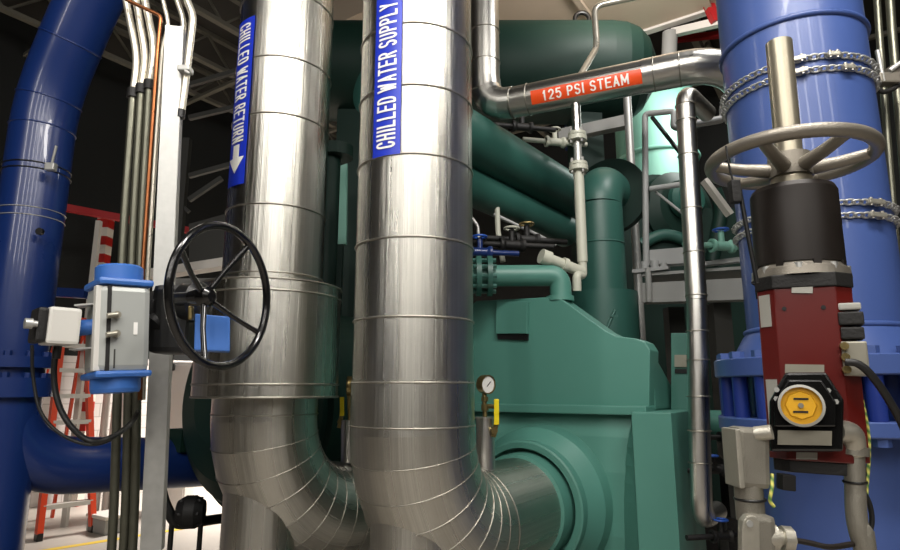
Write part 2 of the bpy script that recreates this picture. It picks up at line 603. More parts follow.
def decal(root, ax, r, px0, px1, pyref, zlo, zhi, body, ccw, arrow=False):
    n = V((-ax.x, -ax.y, 0)).normalized()
    e = V((-n.y, n.x, 0))
    def ang(px):           # angle round the pipe seen at pixel column px
        best = None
        for i in range(-89, 90):
            p = ax + (n*math.cos(R(i)) + e*math.sin(R(i)))*r
            d = p + Z*at(px, pyref, p.y).z
            q = V((d.x, d.y, d.z-EYE))
            yc = q.y*cp + q.z*sp
            x = 450 + F*q.x/yc
            if best is None or abs(x-px) < best[0]:
                best = (abs(x-px), i)
        return R(best[1])
    p0, p1 = ang(px0), ang(px1)
    def at_(phi, z, k):
        return ax + (n*math.cos(phi) + e*math.sin(phi))*(r+k) + Z*z
    lab = part('label', root, 'label_blue', patch(lambda x, y: at_(p0+(p1-p0)*y, zlo+(zhi-zlo)*x, .0068), 2, 16), 'blue label with white lettering')
    m = .16
    za, zb = (zlo+.03, zhi-(.03 if arrow else .075))
    if arrow:
        za = zlo + .31*(zhi-zlo)*.8
    if ccw:
        f = lambda x, y: at_(p1-(p1-p0)*(m+(1-2*m)*y), za+(zb-za)*x, .0095)
    else:
        f = lambda x, y: at_(p0+(p1-p0)*(m+(1-2*m)*y), zb-(zb-za)*x, .0095)
    for mb in text_on(body, f, .125, .27, .22, .24):
        part('lettering', lab, 'white', mb)
    if arrow:
        mb = MB()
        poly = [(.36, 1.), (.64, 1.), (.64, .45), (.86, .45), (.5, 0), (.14, .45), (.36, .45)]
        z0, z1 = zlo+.06, zlo+.21
        g = lambda x, y: at_(p0+(p1-p0)*x, z0+(z1-z0)*y, .0095)
        for (xa, xb, fa, fb, tp_) in [(.32, .68, lambda x: .55, None, 1.), (.06, .94, lambda x: .55*abs(x-.5)/.44, None, .55)]:
            for q in range(8):
                x0, x1 = xa+(xb-xa)*q/8, xa+(xb-xa)*(q+1)/8
                mb.face([mb.bm.verts.new(g(x, y)) for x, y in ((x0, fa(x0)), (x1, fa(x1)), (x1, tp_), (x0, tp_))])
        part('arrow', lab, 'white', mb)
decal(sup, sax, SR+.001, 374, 401, 150, at(390, 157, 2.33).z, at(390, -10, 2.33).z, 'CHILLED WATER SUPPLY', True)

# ================================================================== chilled water return pipe
ret_xy = at(266.5, 395, 3.0)
RR = .246
RET_ZE = at(266, 418, 3.0).z
ret, RE, rax = lagged_pipe('chilled_water_pipe', 'silver jacketed pipe lettered CHILLED WATER RETURN, behind the black handwheel',
    ret_xy, RR, H, RET_ZE, .5, .75, .17,
    [at(288, y, 3.0-RR).z for y in (-80, -10, 55, 112, 203, 271)])
zc0, zc1 = at(266, 391, 3.0).z, at(266, 287, 2.7).z
CR = .343
part('collar_jacket', ret, 'jacket', MB().lathe([(RR-.01, zc0-.03), (CR, zc0-.03), (CR, zc1+.04), (RR-.01, zc1+.04)], rax, Z, 72), 'wider silver sleeve over the pipe')
for z in (zc0+.03, zc0-.028, zc1-.015, zc1+.038):
    ring_band(ret, rax+Z*z, Z, CR+.001, .005)
decal(ret, rax, RR+.001, 229.5, 245, 186, at(237, 189, 2.85).z, at(250, 25, 2.85).z, 'CHILLED WATER RETURN', False, True)

# ================================================================== chiller
FB = 3.30                                      # its front plane: p.W = FB
fo = onw(560, 480, FB)
chl = thing('water_chiller', 'big teal green chiller with a stepped casing and round nozzle behind the supply pipe', 'chiller', (fo.x, fo.y, 0))
poly = [onw(x, y, FB) for x, y in ((440, 408), (470, 408), (470.5, 306), (476, 301), (558, 296.5), (606, 331), (616, 336), (636, 338.5), (645, 342), (650, 350), (649, 408))][1:]
part('casing', chl, 'green', MB().prism(poly, W*.17, .006))
zA, zB = onw(650, 352, FB+.1).z, onw(671, 390, FB+.5).z
aL, aR = onw(470.5, 350, FB).dot(U), onw(650, 380, FB).dot(U)-.006
part('casing_back', chl, 'green', MB().prism([uw(aL, b, z) for b, z in ((FB+.1, zA), (FB+.5, zB), (FB+.5, 1.5), (FB+.1, 1.5))], U*(aR-aL)))
# hatch
hp = [onw(x, y, FB) for x, y in ((498.5, 302), (529.5, 302), (529, 334), (498, 334))]
hatch = part('hatch', chl, 'green', MB().prism(hp, -W*.03, .003))
hb = [onw(x, y, FB-.001) for x, y in ((498, 334), (529, 334), (528.5, 340.5), (498.5, 339))]
part('hatch_shadow', hatch, 'black', MB().prism(hb, -W*.012))  # shadow at the hatch bottom, put in as a black strip
# ledge
zl0, zl1 = onw(560, 413.5, FB-.07).z, onw(560, 405, FB-.07).z
tl = onw(646, 408, FB-.07).dot(U)
tr = onw(672, 430, FB-.16).dot(U)
tm = onw(632, 430, FB-.16).dot(U)
LB = tl-1.5
part('ledge', chl, 'green', MB().box(uw((tl+LB)/2, FB+.19, (zl0+zl1)/2), (tl-LB, .52, zl1-zl0), (U, W, Z), .006))
# lower water box, its front gently barrelled
pr = [(FB-.0, zl0), (FB-.035, zl0-.12), (FB-.06, zl0-.3), (FB-.06, zl0-.62), (FB-.03, zl0-.85), (FB+.02, .38), (FB+.45, .38), (FB+.45, zl0)]
part('water_box', chl, 'green', MB().prism([uw(LB, b, z) for b, z in pr], U*(tr-.05-LB), .004))
zb1 = onw(650, 412.5, FB-.16).z
# right end box, its left side swept back to the water box
sw = []
for i in range(13):
    z = .40 + (zb1-.40)*i/12
    q = 1-((i/12-.45)/.55)**2
    sw.append((tm-.02-.11*max(0, q), z))
mb = MB()
fr = [mb.bm.verts.new(uw(tm, FB-.16, z)) for _, z in sw]
bk = [mb.bm.verts.new(uw(a, FB-.03, z)) for a, z in sw]
for i in range(12):
    mb.face([fr[i], fr[i+1], bk[i+1], bk[i]], None, False)
fr2 = [mb.bm.verts.new(uw(tm, FB-.16, z)) for z in (sw[0][1], zb1)]
bk2 = [mb.bm.verts.new(uw(tm, FB+.05, z)) for z in (sw[0][1], zb1)]
mb.face([fr[-1], bk[-1], bk2[1]]); mb.face([fr[0], bk[0], bk2[0]])
part('swept_side', chl, 'green', mb)
part('end_box', chl, 'green', MB().box(uw((tm+tr)/2, FB+.12, (.4+zb1)/2), (tr-tm, .56, zb1-.4), (U, W, Z), .005))
# nozzles
def nozzle(e, off):
    o = V((e.x, e.y, e.z))
    o = o + W*(FB-.05-o.dot(W))
    nz = part('nozzle', chl, 'green', MB().lathe([(.41, -.06), (.395, .1), (.355, .16), (.335, .19), (.335, .25), (.325, .255), (.295, .255), (.29, .20), (.275, .20), (.268, .33), (.25, .335)], o, -W, 64))
    return nz
nozzle(SE, 0)
nozzle(RE, 0)
for a, z in ((.25, 1.40), (.86, .86), (.85, 1.33)):
    pass
# evaporator shell, end on at the left
eo = at(243, 406, 4.15)
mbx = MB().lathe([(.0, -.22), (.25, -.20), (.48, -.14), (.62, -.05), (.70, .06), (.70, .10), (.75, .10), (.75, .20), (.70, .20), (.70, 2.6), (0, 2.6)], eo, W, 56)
part('shell', chl, 'green_shaded', mbx, 'dark green round shell behind the return pipe')
part('shell_foot', chl, 'green_shaded', MB().prism([eo+W*.5-U*.6-Z*.45, eo+W*.5+U*.6-Z*.45, V((eo.x, eo.y, 0))+W*.5+U*.6, V((eo.x, eo.y, 0))+W*.5-U*.6], W*.12))
part('shell_lug', chl, 'green_shaded', MB().box(at(181, 440, 4.5), (.16, .1, .16), (U, W, Z)))
part('skid', chl, 'green_shaded', MB().box(uw((tr+LB)/2, FB+.22, .2), (tr-LB, .4, .4), (U, W, Z), .01))
# small green control box on the right of the casing
p0, p1 = onw(670, 411, FB+.38), onw(690, 332, FB+.38)
cb = part('side_cabinet', chl, 'green', MB().prism([onw(x, y, FB+.38) for x, y in ((671, 333), (689, 333), (689, 412), (671, 412))], W*.3, .004))
part('cabinet_plate', cb, 'plate', MB().prism([onw(x, y, FB+.379) for x, y in ((675, 355), (687, 355), (687, 367), (675, 367))], -W*.012))
part('cabinet_slot', cb, 'black', MB().prism([onw(x, y, FB+.379) for x, y in ((675, 369), (687, 369), (687, 373.5), (675, 373.5))], -W*.006))

def green_pipe(name, label, pts, r, mat='green_dark', n=32, cat='pipe'):
    o = link(name, MB().tube(pts, r, n), mat)
    return tag(o, label, cat)
# bypass pipe on the casing
Yb = 3.62
bp = thing('bypass_pipe', 'teal pipe bending down onto the casing top with a bolted flange', 'pipe', at(560, 298, Yb))
part('bent_tube', bp, 'green', MB().tube(fillet([at(430, 276, Yb), at(560, 275.5, Yb), at(561, 300, Yb)], .13, 8), .0655, 32))
for x in (476, 487):
    o = at(x, 276, Yb)
    fl = part('flange', bp, 'green_dark', MB().disc(o, (1, 0, 0), .125, .03, 32))
    bolt_set(fl, 'bolt', 'green_dark', o-V((.022, 0, 0)), (1, 0, 0), .1, 10, .014, .075, .2)
part('flange', bp, 'green', MB().disc(at(560, 299, Yb)-Z*.015, Z, .085, .03, 24))

# riser with elbow and wide base
Yr = 4.15
ro = at(603, 300, Yr)
rt = at(600, 204, Yr)
zr = rt.z - .02
rs = thing('discharge_elbow', 'green upright pipe turning away at a rounded top beside the white pipe', 'pipe', (ro.x, ro.y, 0))
part('riser', rs, 'green_dark', MB().tube([V((ro.x, ro.y, at(600, 300, Yr).z-.2)), V((ro.x, ro.y, zr))], .166, 40))
part('elbow', rs, 'green_dark', MB().tube(arc(V((ro.x, ro.y, zr))+W*.17, -W, Z, .17, 0, PI/2, 12) + [V((ro.x, ro.y, zr+.17))+W*.35], .166, 40))
part('flange', rs, 'green_shaded', MB().disc(V((ro.x, ro.y, zr+.15))+W*.24, W, .29, .07, 40), 'dark round flange')
part('base', rs, 'green_dark', MB().disc((ro.x, ro.y, 0), Z, .235, at(600, 289, Yr-.2).z, 40))
part('weld', rs, 'green_dark', MB().torus((ro.x, ro.y, at(600, 240, Yr-.16).z), Z, .166, .006))
# needle valve sticking up by the base
sv = thing('needle_valve', 'tiny green needle valve leaning at the foot of the upright green pipe', 'valve', at(606, 330, 3.72))
part('stem', sv, 'green_dark', MB().tube([at(606, 331, 3.72), at(615, 310, 3.72)], .010, 8))
part('handle', sv, 'green_dark', MB().beam(at(610, 316, 3.71), at(618, 316, 3.71), .01, .012))

# two sloping green pipes
qa0, qa1 = at(440, 122, 3.75), at(572, 197, 5.0)
green_pipe('suction_pipe', 'thick green pipe slanting down to the right below the steam pipe', [qa0 + (qa0-qa1)*.35, qa1], .185, 'green_dark', 40)
qb0, qb1 = at(440, 172, 3.95), at(566, 232, 5.1)
green_pipe('suction_pipe', 'thinner green pipe slanting down just under the thick green one', [qb0 + (qb0-qb1)*.35, qb1], .135, 'green_dark', 36)
# upper vessel
va, vb = at(322, 72, 6.0), at(612, 74, 5.75)
vd = (vb-va).normalized()
vr = .52
ves = thing('green_vessel', 'large dark green vessel with a domed end high behind the steam pipe', 'vessel', (va.x, va.y, 0))
part('shell', ves, 'green_shaded', MB().lathe([(0, -.25), (.4, -.2), (.48, -.1), (vr, .05), (vr, (vb-va).length-.05), (.505, .10+(vb-va).length), (.46, .22+(vb-va).length), (.37, .32+(vb-va).length), (.22, .40+(vb-va).length), (0, .43+(vb-va).length)], va, vd, 56))
part('lifting_eye', ves, 'black', MB().torus(at(582, 19, 5.72), (0, 1, 0), .075, .025, 20, 8))
for t_ in (.12, .9):
    q = va.lerp(vb, t_)
    part('leg', ves, 'green_shaded', MB().box((q.x, q.y, (q.z-.5)/2), (.3, .3, q.z-.5)))

# green column and pale panel seen between the two silver pipes
o = at(328, 260, 4.9)
col = thing('pipe_post', 'dark green upright pipe with a bolted flange between the two silver pipes', 'pipe', (o.x, o.y, 0))
part('tube', col, 'green_shaded', MB().disc((o.x, o.y, 0), Z, .075, 3.7, 24))
part('flange', col, 'green_shaded', MB().disc((o.x+.03, o.y, at(330, 158, 4.9).z), Z, .15, .1, 24))
pn = [at(x, y, 5.3) for x, y in ((335.5, 168), (347, 163), (346, 244), (334, 244))]
o = thing('instrument_board', 'pale grey green upright panel glimpsed between the two silver pipes', 'panel', (pn[0].x, 5.3, 0))
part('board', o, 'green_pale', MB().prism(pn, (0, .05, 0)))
part('post', o, 'green_shaded', MB().box((pn[0].x+.05, 5.34, pn[2].z/2), (.08, .06, pn[2].z)))

# ================================================================== steam pipe
s0, s1 = at(503, 104.5, 3.9), at(694, 66.5, 3.9*1.0)
zst = s0.z
d = ray(694, 66.5); s1 = d*((zst-EYE)/d.z) + V((0, 0, EYE))
sd = (s1-s0).normalized()
st = thing('steam_pipe', 'slim silver pipe with an orange 125 PSI STEAM label', 'pipe', (s0.x, s0.y, 0))
sr = .105
top = V((s0.x-.04, s0.y+.02, 0))
cor = s0 - sd*.13
up0 = V((cor.x, cor.y, H-.01))
pth = fillet([up0, cor, s1], .2, 5)
part('vertical_jacket', st, 'jacket_thin', MB().tube(pth[:2], sr, 40))
part('elbow_jacket', st, 'jacket_thin', MB().tube(pth[1:-1], sr+.004, 40, gore=True))
part('horizontal_jacket', st, 'jacket_thin', MB().tube(pth[-2:], sr, 40))
e2 = fillet([s1-sd*.3, s1+sd*.16, s1+sd*.16+W*1.2+U*.3-Z*.25], .22, 6)
part('elbow_jacket', st, 'jacket_thin', MB().tube(e2, sr+.003, 40))
Ls = (s1-pth[-2]).length
for q in (.0, .1, .8, .93):
    ring_band(st, pth[-2]+sd*(Ls*q), sd, sr+.002, .004)
for z in (at(485, 20, 3.8).z, at(485, 52, 3.8).z, at(485, 82, 3.8).z):
    ring_band(st, V((up0.x, up0.y, z)), Z, sr+.002, .004)
# label
def along(px):
    best = None
    for i in range(0, 401):
        p = s0 + sd*((s1-s0).length*i/400)
        q = p - V((0, 0, EYE)); yc = q.y*cp + q.z*sp
        x = 450 + F*q.x/yc
        if best is None or abs(x-px) < best[0]: best = (abs(x-px), p)
    return best[1]
l0, l1 = along(535), along(643)
mid = (l0+l1)/2
nn = (V((0, 0, EYE))-mid); nn = (nn - sd*nn.dot(sd)).normalized()
ee = nn.cross(sd).normalized()
if ee.z < 0: ee = -ee
lab = part('label', st, 'label_orange', patch(lambda x, y: l0.lerp(l1, x) + (nn*math.cos(R(-21+48*y)) + ee*math.sin(R(-21+48*y)))*(sr+.0068), 2, 12), 'orange label with white lettering')
for mb in text_on('125 PSI STEAM', lambda x, y: l0.lerp(l1, .11+.78*x) + (nn*math.cos(R(-14+34*y)) + ee*math.sin(R(-14+34*y)))*(sr+.0085), .14, .36, .26, .34):
    part('lettering', lab, 'white', mb)

# slim silver riser on the right
tp = [at(684.5, 92, 3.1), at(696.5, 300, 3.02), at(701, 508, 3.0)]
ts = thing('drain_pipe', 'slim silver jacketed pipe dropping from the steam pipe in front of the grey platform', 'pipe', (tp[2].x, tp[2].y, 0))
tw = fillet([tp[0]+W*.35+U*.05, tp[0]+Z*.0, tp[1]], .1, 6)
part('upper_jacket', ts, 'jacket_thin', MB().tube(tw, .051, 28))
lw = fillet([tp[1], tp[2]-Z*.05, tp[2]-Z*.06+V((.18, .25, 0))], .1, 6)
part('lower_jacket', ts, 'jacket_thin', MB().tube(lw, .049, 28))
part('foot', ts, 'beam_dark', MB().tube([lw[-1], V((lw[-1].x+.02, lw[-1].y, lw[-1].z)), V((lw[-1].x+.02, lw[-1].y, .0))], .03, 12))
for y in (107, 124, 160, 214, 256, 296, 333, 363, 400, 434, 465):
    a = tp[0].lerp(tp[1], (y-92)/208) if y < 300 else tp[1].lerp(tp[2], (y-300)/208)
    ring_band(ts, a, Z, .053, .003)

# white slim pipe under the steam pipe
ww = along(575)
wp = thing('condensate_pipe', 'thin white upright pipe with two flanges hanging under the steam pipe', 'pipe', (ww.x, ww.y, at(575, 262, ww.y).z))
Yw = ww.y
def wz(y): return at(575, y, Yw).z
part('upper_tube', wp, 'jacket_thin', MB().tube([V((ww.x, Yw, zst-sr+.01)), V((ww.x, Yw, wz(137)))], .03, 20))
for y in (141, 171):
    f_ = part('flange', wp, 'white_pipe', MB().disc((ww.x, Yw, wz(y)), Z, .062, .03, 24).disc((ww.x, Yw, wz(y)+.035), Z, .058, .02, 24))
    bolt_set(f_, 'bolt', 'galv', (ww.x, Yw, wz(y)-.02), Z, .048, 4, .009, .10, .4)
part('spool', wp, 'galv', MB().tube([V((ww.x, Yw, wz(139))), V((ww.x, Yw, wz(170)))], .026, 16))
part('lower_tube', wp, 'white_pipe', MB().tube([V((ww.x, Yw, wz(170))), V((ww.x, Yw, wz(262)))], .033, 20))
ys = thing('strainer', 'white Y-shaped strainer with a round capped end above the casing', 'strainer', (ww.x, Yw, wz(290)))
a, b = at(541, 256, Yw-.1), V((ww.x, Yw, wz(272)))
part('body', ys, 'white_pipe', MB().tube([a.lerp(b, .12), b], .034, 20))
part('cap', ys, 'white_pipe', MB().tube([a, a.lerp(b, .2)], .047, 20))
part('collar', ys, 'white_pipe', MB().tube([a.lerp(b, .5), a.lerp(b, .6)], .045, 20))
part('outlet', ys, 'white_pipe', MB().tube(fillet([V((ww.x, Yw, wz(256))), V((ww.x, Yw, wz(276))), V((ww.x-.05, Yw-.05, wz(276))), V((ww.x-.05, Yw-.04, wz(292)))], .03), .027, 16))

# ================================================================== pressure gauge, thermowell and lever valve on the supply elbow
def gauge(label, px, py, Y, r, face):
    c = at(px, py, Y)
    g = thing('pressure_gauge', label, 'gauge', c - Z*.2)
    n = face.normalized()
    part('case', g, 'brass', MB().lathe([(0, -.035), (r*.95, -.03), (r, 0), (r, .012), (r*.88, .012), (r*.88, .004), (0, .004)], c, n, 28))
    part('dial', g, 'glass', MB().disc(c+n*.005, n, r*.86, .003, 28), 'white dial')
    x = Z.cross(n).normalized()
    y = n.cross(x)
    part('needle', g, 'black', MB().beam(c+n*.0105+(x*.5+y*.5)*r*.6, c+n*.0105-(x*.5+y*.5)*r*.35, r*.07, .002, n))
    return g, c
gn_ = V((.62, -.78, -.05))
g, c = gauge('round white dial pressure gauge on brass fittings beside the supply pipe', 487, 384.5, 2.95, .046, gn_)
cz = at(485, 417, 2.95)
part('brass_fitting', g, 'brass', MB().tube([c-Z*.04-gn_*.02, V((cz.x, cz.y, cz.z))], .011, 12).disc((cz.x, cz.y, cz.z+.03), Z, .02, .03, 6).disc((cz.x, cz.y, cz.z+.075), Z, .019, .02, 6).tube([cz+Z*.05, cz+Z*.05+V((.05, -.02, 0))], .011, 10))
cb_ = at(485, 460, 2.95)
tw_ = thing('gauge_pocket', 'short silver insulated pocket under the pressure gauge', 'fitting', (cz.x, cz.y, cb_.z))
part('sleeve', tw_, 'jacket_thin', MB().lathe([(0, -.10), (.046, -.10), (.044, cz.z-cb_.z-.008), (.05, cz.z-cb_.z-.008), (.05, cz.z-cb_.z), (0, cz.z-cb_.z)], (cz.x, cz.y, cb_.z), Z, 24))
def lever_valve(label, px, y0, y1, Y):
    v = thing('lever_valve', label, 'valve', at(px, y1+14, Y))
    part('lever', v, 'yellow_bright', MB().beam(at(px, y0, Y), at(px, y1, Y), .024, .008, V((0, 1, 0)), .003))
    part('body', v, 'brass', MB().tube([at(px, y1-3, Y+.012), at(px-3, y1+12, Y+.012)], .012, 12).disc(at(px-2, y1+6, Y-.005), (0, 1, 0), .017, .04, 6))
    return v
lever_valve('upright yellow lever valve in front of the green casing by the gauge', 496.5, 399, 425, 2.9)
lever_valve('yellow lever valve between the two silver pipes', 342, 397, 416, 3.4)
# twin gauge seen edge on between the pipes
g, c = gauge('pressure gauge half hidden behind the left edge of the supply pipe', 349, 386, 3.4, .055, V((-.9, -.2, 0)))
cz = at(350, 425, 3.42)
part('brass_fitting', g, 'brass', MB().tube([c-Z*.03, cz], .011, 12))
tw_ = thing('gauge_pocket', 'short silver pocket rising from the return elbow between the pipes', 'fitting', at(350, 458, 3.42))
part('sleeve', tw_, 'jacket_thin', MB().tube([at(350, 462, 3.42), at(350, 420, 3.42)], .05, 24))

# ================================================================== big blue pipe on the right
BY = 2.62
bax = at(815.5, 262, BY); bax = V((bax.x, bax.y, 0))
BR = .302
def bz(y, Y=BY-.3): return at(800, y, Y).z
z_f1t, z_f1b = at(735, 359, BY).z, at(735, 377, BY).z
z_f2t, z_f2b = at(735, 417, BY).z, at(735, 431, BY).z
big = thing('blue_pipe', 'huge light blue pipe with a bolted flange behind the red valve actuator', 'pipe', bax)
part('upper_tube', big, 'blue', MB().tube([bax+Z*(z_f1t-.01), bax+Z*2.5, bax+Z*(H-.01)], BR, 72))
part('weld_ring', big, 'blue', MB().torus(bax+Z*bz(12), Z, BR+.002, .013, 72, 10))
part('weld_ring', big, 'blue', MB().torus(bax+Z*at(735, 331, BY).z, Z, BR+.004, .012, 72, 10))
part('hub', big, 'blue', MB().lathe([(BR, .13), (BR+.02, .1), (BR+.075, .0), (BR, 0)], bax+Z*(z_f1t-.004), Z, 72))
FR = .45
for nm, z0, z1 in (('upper', z_f1b, z_f1t), ('lower', z_f2b, z_f2t)):
    f_ = part('flange', big, 'blue', MB().lathe([(.25, 0), (FR-.005, 0), (FR, .005), (FR, z1-z0-.005), (FR-.005, z1-z0), (.25, z1-z0)], bax+Z*z0, Z, 72))
    bolt_set(f_, 'nut', 'blue', bax+Z*(z1-.002 if nm == 'upper' else z0-.03), Z, FR-.04, 20, .030, .03, .1)
part('gasket_body', big, 'navy', MB().disc(bax+Z*(z_f2t-.01), Z, .33, z_f1b-z_f2t+.02, 60), 'dark blue valve body between the flanges')
for i in range(20):
    a = 2*PI*i/20 + .1
    part('stud', big, 'navy_bolt', MB().disc(bax+V((math.cos(a), math.sin(a), 0))*(FR-.042)+Z*(z_f2t-.005), Z, .031, z_f1b-z_f2t+.01, 14))
part('lower_tube', big, 'blue', MB().tube([bax+Z*(z_f2b+.01), bax+Z*.02], BR, 72))
# chains wrapped round it
def chain(label, z, grp=None):
    mb = MB()
    n = 64
    Rc = BR+.012
    for i in range(n):
        a = 2*PI*i/n
        rad = V((math.cos(a), math.sin(a), 0))
        tn = V((-math.sin(a), math.cos(a), 0))
        c = bax + rad*Rc + Z*z
        s_ = (Z if i % 2 else rad)*.6 + (rad if i % 2 else Z)*.4
        s_ = (s_ - tn*s_.dot(tn)).normalized()
        lp = []
        for j in range(12):
            b = 2*PI*j/12
            lp.append(c + tn*(.021*math.cos(b)) + s_*(.011*math.sin(b)))
        mb.tube(lp, .0046, 6, closed=True)
    o = link('chain', mb, 'galv')
    return tag(o, label, 'chain')
chz = [bz(57), bz(69.5), bz(203), bz(216)]
chain('topmost steel chain round the big blue pipe', chz[0])
chain('second steel chain from the top round the big blue pipe', chz[1])
chain('third steel chain round the blue pipe, behind the grey handwheel', chz[2])
chain('lowest steel chain round the blue pipe, level with the brown drum', chz[3])
def on_big(deg, z, k=.0):      # deg: 0 faces us, positive to the right
    n = V((-bax.x, -bax.y, 0)).normalized(); e = V((-n.y, n.x, 0))
    return bax + (n*math.cos(R(deg)) + e*math.sin(R(deg)))*(BR+k) + Z*z, (n*math.cos(R(deg)) + e*math.sin(R(deg))), (e*math.cos(R(deg)) - n*math.sin(R(deg)))
for dg_, zz, w_, lab in ((2, chz[0], .085, 'taped silver link on the topmost chain'), (28, chz[0]+.0, .05, 'short silver clip at the right on the topmost chain'),
                         (1, chz[1], .10, 'bunched silver shackle on the second chain'), (38, chz[1], .05, 'small silver clip at the right on the second chain'), (45, chz[2], .08, 'silver shackle right of the brown drum, on the third chain'), (45, chz[3], .08, 'silver shackle right of the brown drum, on the lowest chain')):
    p, n, e = on_big(dg_, zz, .022)
    t = thing('shackle', lab, 'shackle', p)
    part('clip', t, 'cast_bright', MB().box(p, (w_, .02, .022), (e, n, Z), .006))
    part('pin', t, 'band', MB().tube([p-e*w_*.3-Z*.016, p-e*w_*.3+Z*.016], .008, 10))
    part('pin', t, 'band', MB().tube([p+e*w_*.3-Z*.016, p+e*w_*.3+Z*.016], .008, 10))
# hanger clamp and conduits at the right edge
for i, (x0, x1) in enumerate(((879, 897), (892, 912))):
    o = link('conduit', MB().tube([at(x0-6, -60, 2.75), at(x0, 30, 2.75), at(x1, 260, 2.75), at(x1+2, 620, 2.75)], .02 if i else .016, 14), 'conduit')
    tag(o, ('narrow grey conduit beside the right edge of the big blue pipe', 'grey conduit at the far right edge of the picture')[i], 'conduit')
bc = at(886, 80, 2.6)
bk_ = thing('beam_clamp', 'rusty steel clamp joining the chains to the conduits at the right', 'clamp', bc)
part('jaw', bk_, 'iron_wheel', MB().box(bc, (.10, .06, .05), None, .008).box(bc+V((.04, 0, .04)), (.05, .05, .05), None, .008))
part('hook', bk_, 'black_matte', MB().tube(smooth_curve([bc+V((-.06, 0, -.03)), bc+V((-.02, 0, -.06)), bc+V((.05, 0, -.03)), bc+V((.08, 0, .03))]), .012, 10))
part('bolt', bk_, 'galv', MB().tube([bc+V((-.03, -.02, -.02)), bc+V((-.035, -.02, .14))], .011, 10))
part('bolt', bk_, 'galv', MB().tube([bc+V((.0, -.03, .03)), bc+V((.09, -.05, .09))], .011, 10))

# ================================================================== red valve actuator with grey handwheel
AY = 1.5
def az(y, Y=AY-.1): return at(800, y, Y).z
aax = at(802, 330, AY)
an = V((-aax.x, -aax.y, 0)).normalized()      # towards us
an = (Quaternion(Z, R(3)) @ an).normalized()
ae = V((-an.y, an.x, 0))
aax = V((aax.x, aax.y, 0))
act = thing('valve_actuator', 'dark red eight-sided valve actuator with a yellow dial', 'actuator', aax + Z*az(475))
act.rotation_euler = (0, R(1.2), 0)
AW = .100
def octo(h, ch, z): 
    q = [(-h+ch, -h), (h-ch, -h), (h, -h+ch), (h, h-ch), (h-ch, h), (-h+ch, h), (-h, h-ch), (-h, -h+ch)]
    return [aax + ae*a - an*b + Z*z for a, b in q]
zt, zbm = az(287), az(463)
part('housing', act, 'red', MB().prism(octo(AW, .036, zbm), Z*(zt-zbm), .003))
part('top_plate', act, 'black_matte', MB().prism(octo(AW+.004, .038, zt), Z*(az(273)-zt), .003))
part('bottom_plate', act, 'black_matte', MB().prism(octo(AW-.008, .033, az(476)), Z*(zbm-az(476)), .003))
zsk = az(273)
drt, drb = az(178), az(259)
sk = part('skirt', act, 'iron_wheel', MB().lathe([(.112, 0), (.108, .02), (.098, drb-zsk), (0, drb-zsk)], aax+Z*zsk, Z, 32))
for i in range(8):
    a = 2*PI*i/8 + .25
    p = aax + V((math.cos(a), math.sin(a), 0))*.099 + Z*zsk
    part('bolt', act, 'galv', MB().disc(p, Z, .011, .028, 6))
    part('rib', sk, 'brown_drum', MB().box(aax + V((math.cos(a+.39), math.sin(a+.39), 0))*.094 + Z*(zsk+.018), (.022, .018, .036), (V((math.cos(a+.39), math.sin(a+.39), 0)), V((-math.sin(a+.39), math.cos(a+.39), 0)), Z)))
part('drum', act, 'brown_drum', MB().lathe([(0, 0), (.102, 0), (.101, drt-drb-.012), (.096, drt-drb), (0, drt-drb)], aax+Z*drb, Z, 48), 'black-brown round drum')
stt = at(777, 43, AY).z
part('stem', act, 'stem', MB().tube([aax+Z*drt, aax+Z*stt], .033, 28), 'bare steel stem')
part('stem_nut', act, 'stem', MB().lathe([(.05, 0), (.05, .03), (.04, .05), (.04, .085), (0, .085)], aax+Z*drt, Z, 24))
# handwheel: things turns on its own
zw = at(790, 160, AY).z
whl = part('handwheel', act, 'iron_wheel', MB().torus(aax+Z*zw, Z, .190, .0175, 72, 14), 'grey cast handwheel')
part('wheel_hub', whl, 'iron_wheel', MB().disc(aax+Z*(zw-.05), Z, .052, .06, 24))
for i in range(6):
    a = 2*PI*i/6 + R(222)
    dv = V((math.cos(a), math.sin(a), 0))
    part('spoke', whl, 'iron_wheel', MB().tube([aax+dv*.03+Z*(zw-.03), aax+dv*.11+Z*(zw-.018), aax+dv*.187+Z*zw], [.02, .016, .014], 12))
# dial block on the front
fz = lambda y: az(y, AY-.2)
fc = aax + an*AW
def front(px, py, k=0.):      # point on the actuator's front face (plus k towards us)
    d = ray(px, py)
    o = V((0, 0, EYE))
    return o + d*((fc + an*k - o).dot(an)/d.dot(an))
blk = [(783, 374), (822, 373), (840, 400), (840, 450), (769, 451), (768, 402)]
db = part('dial_block', act, 'black_gloss', MB().prism([front(x, y) for x, y in blk], an*.055, .006), 'black dial block')
part('dial_block_rim', db, 'black_gloss', MB().prism([front(x, y, .05) for x, y in ((786, 381), (819, 380.5), (834, 402), (834, 427), (773, 428), (773, 404))], an*.018, .004))
part('dial_ring', db, 'paper', MB().lathe([(.0455, 0), (.0455, .022), (.040, .024), (.040, 0)], front(799.5, 406.5, .066), an, 40), 'pale ring')
dial = part('dial', db, 'yellow', MB().lathe([(0, 0), (.041, 0), (.041, .012), (.035, .013), (0, .013)], front(799.5, 406.5, .066), an, 40), 'yellow dial')
part('dial_face', dial, 'yellow', MB().lathe([(.032, 0), (.029, .006), (0, .006)], front(799.5, 406.5, .079), an, 8))
part('dial_screw', dial, 'plate', MB().disc(front(799.5, 406.5, .085), an, .006, .004, 6))
for y, w_ in ((400, 15), (413, 15)):
    part('dial_mark', dial, 'black_matte', MB().prism([front(799.5-w_/2, y-1, .0852), front(799.5+w_/2, y-1, .0852), front(799.5+w_/2, y+1, .0852), front(799.5-w_/2, y+1, .0852)], an*.001))
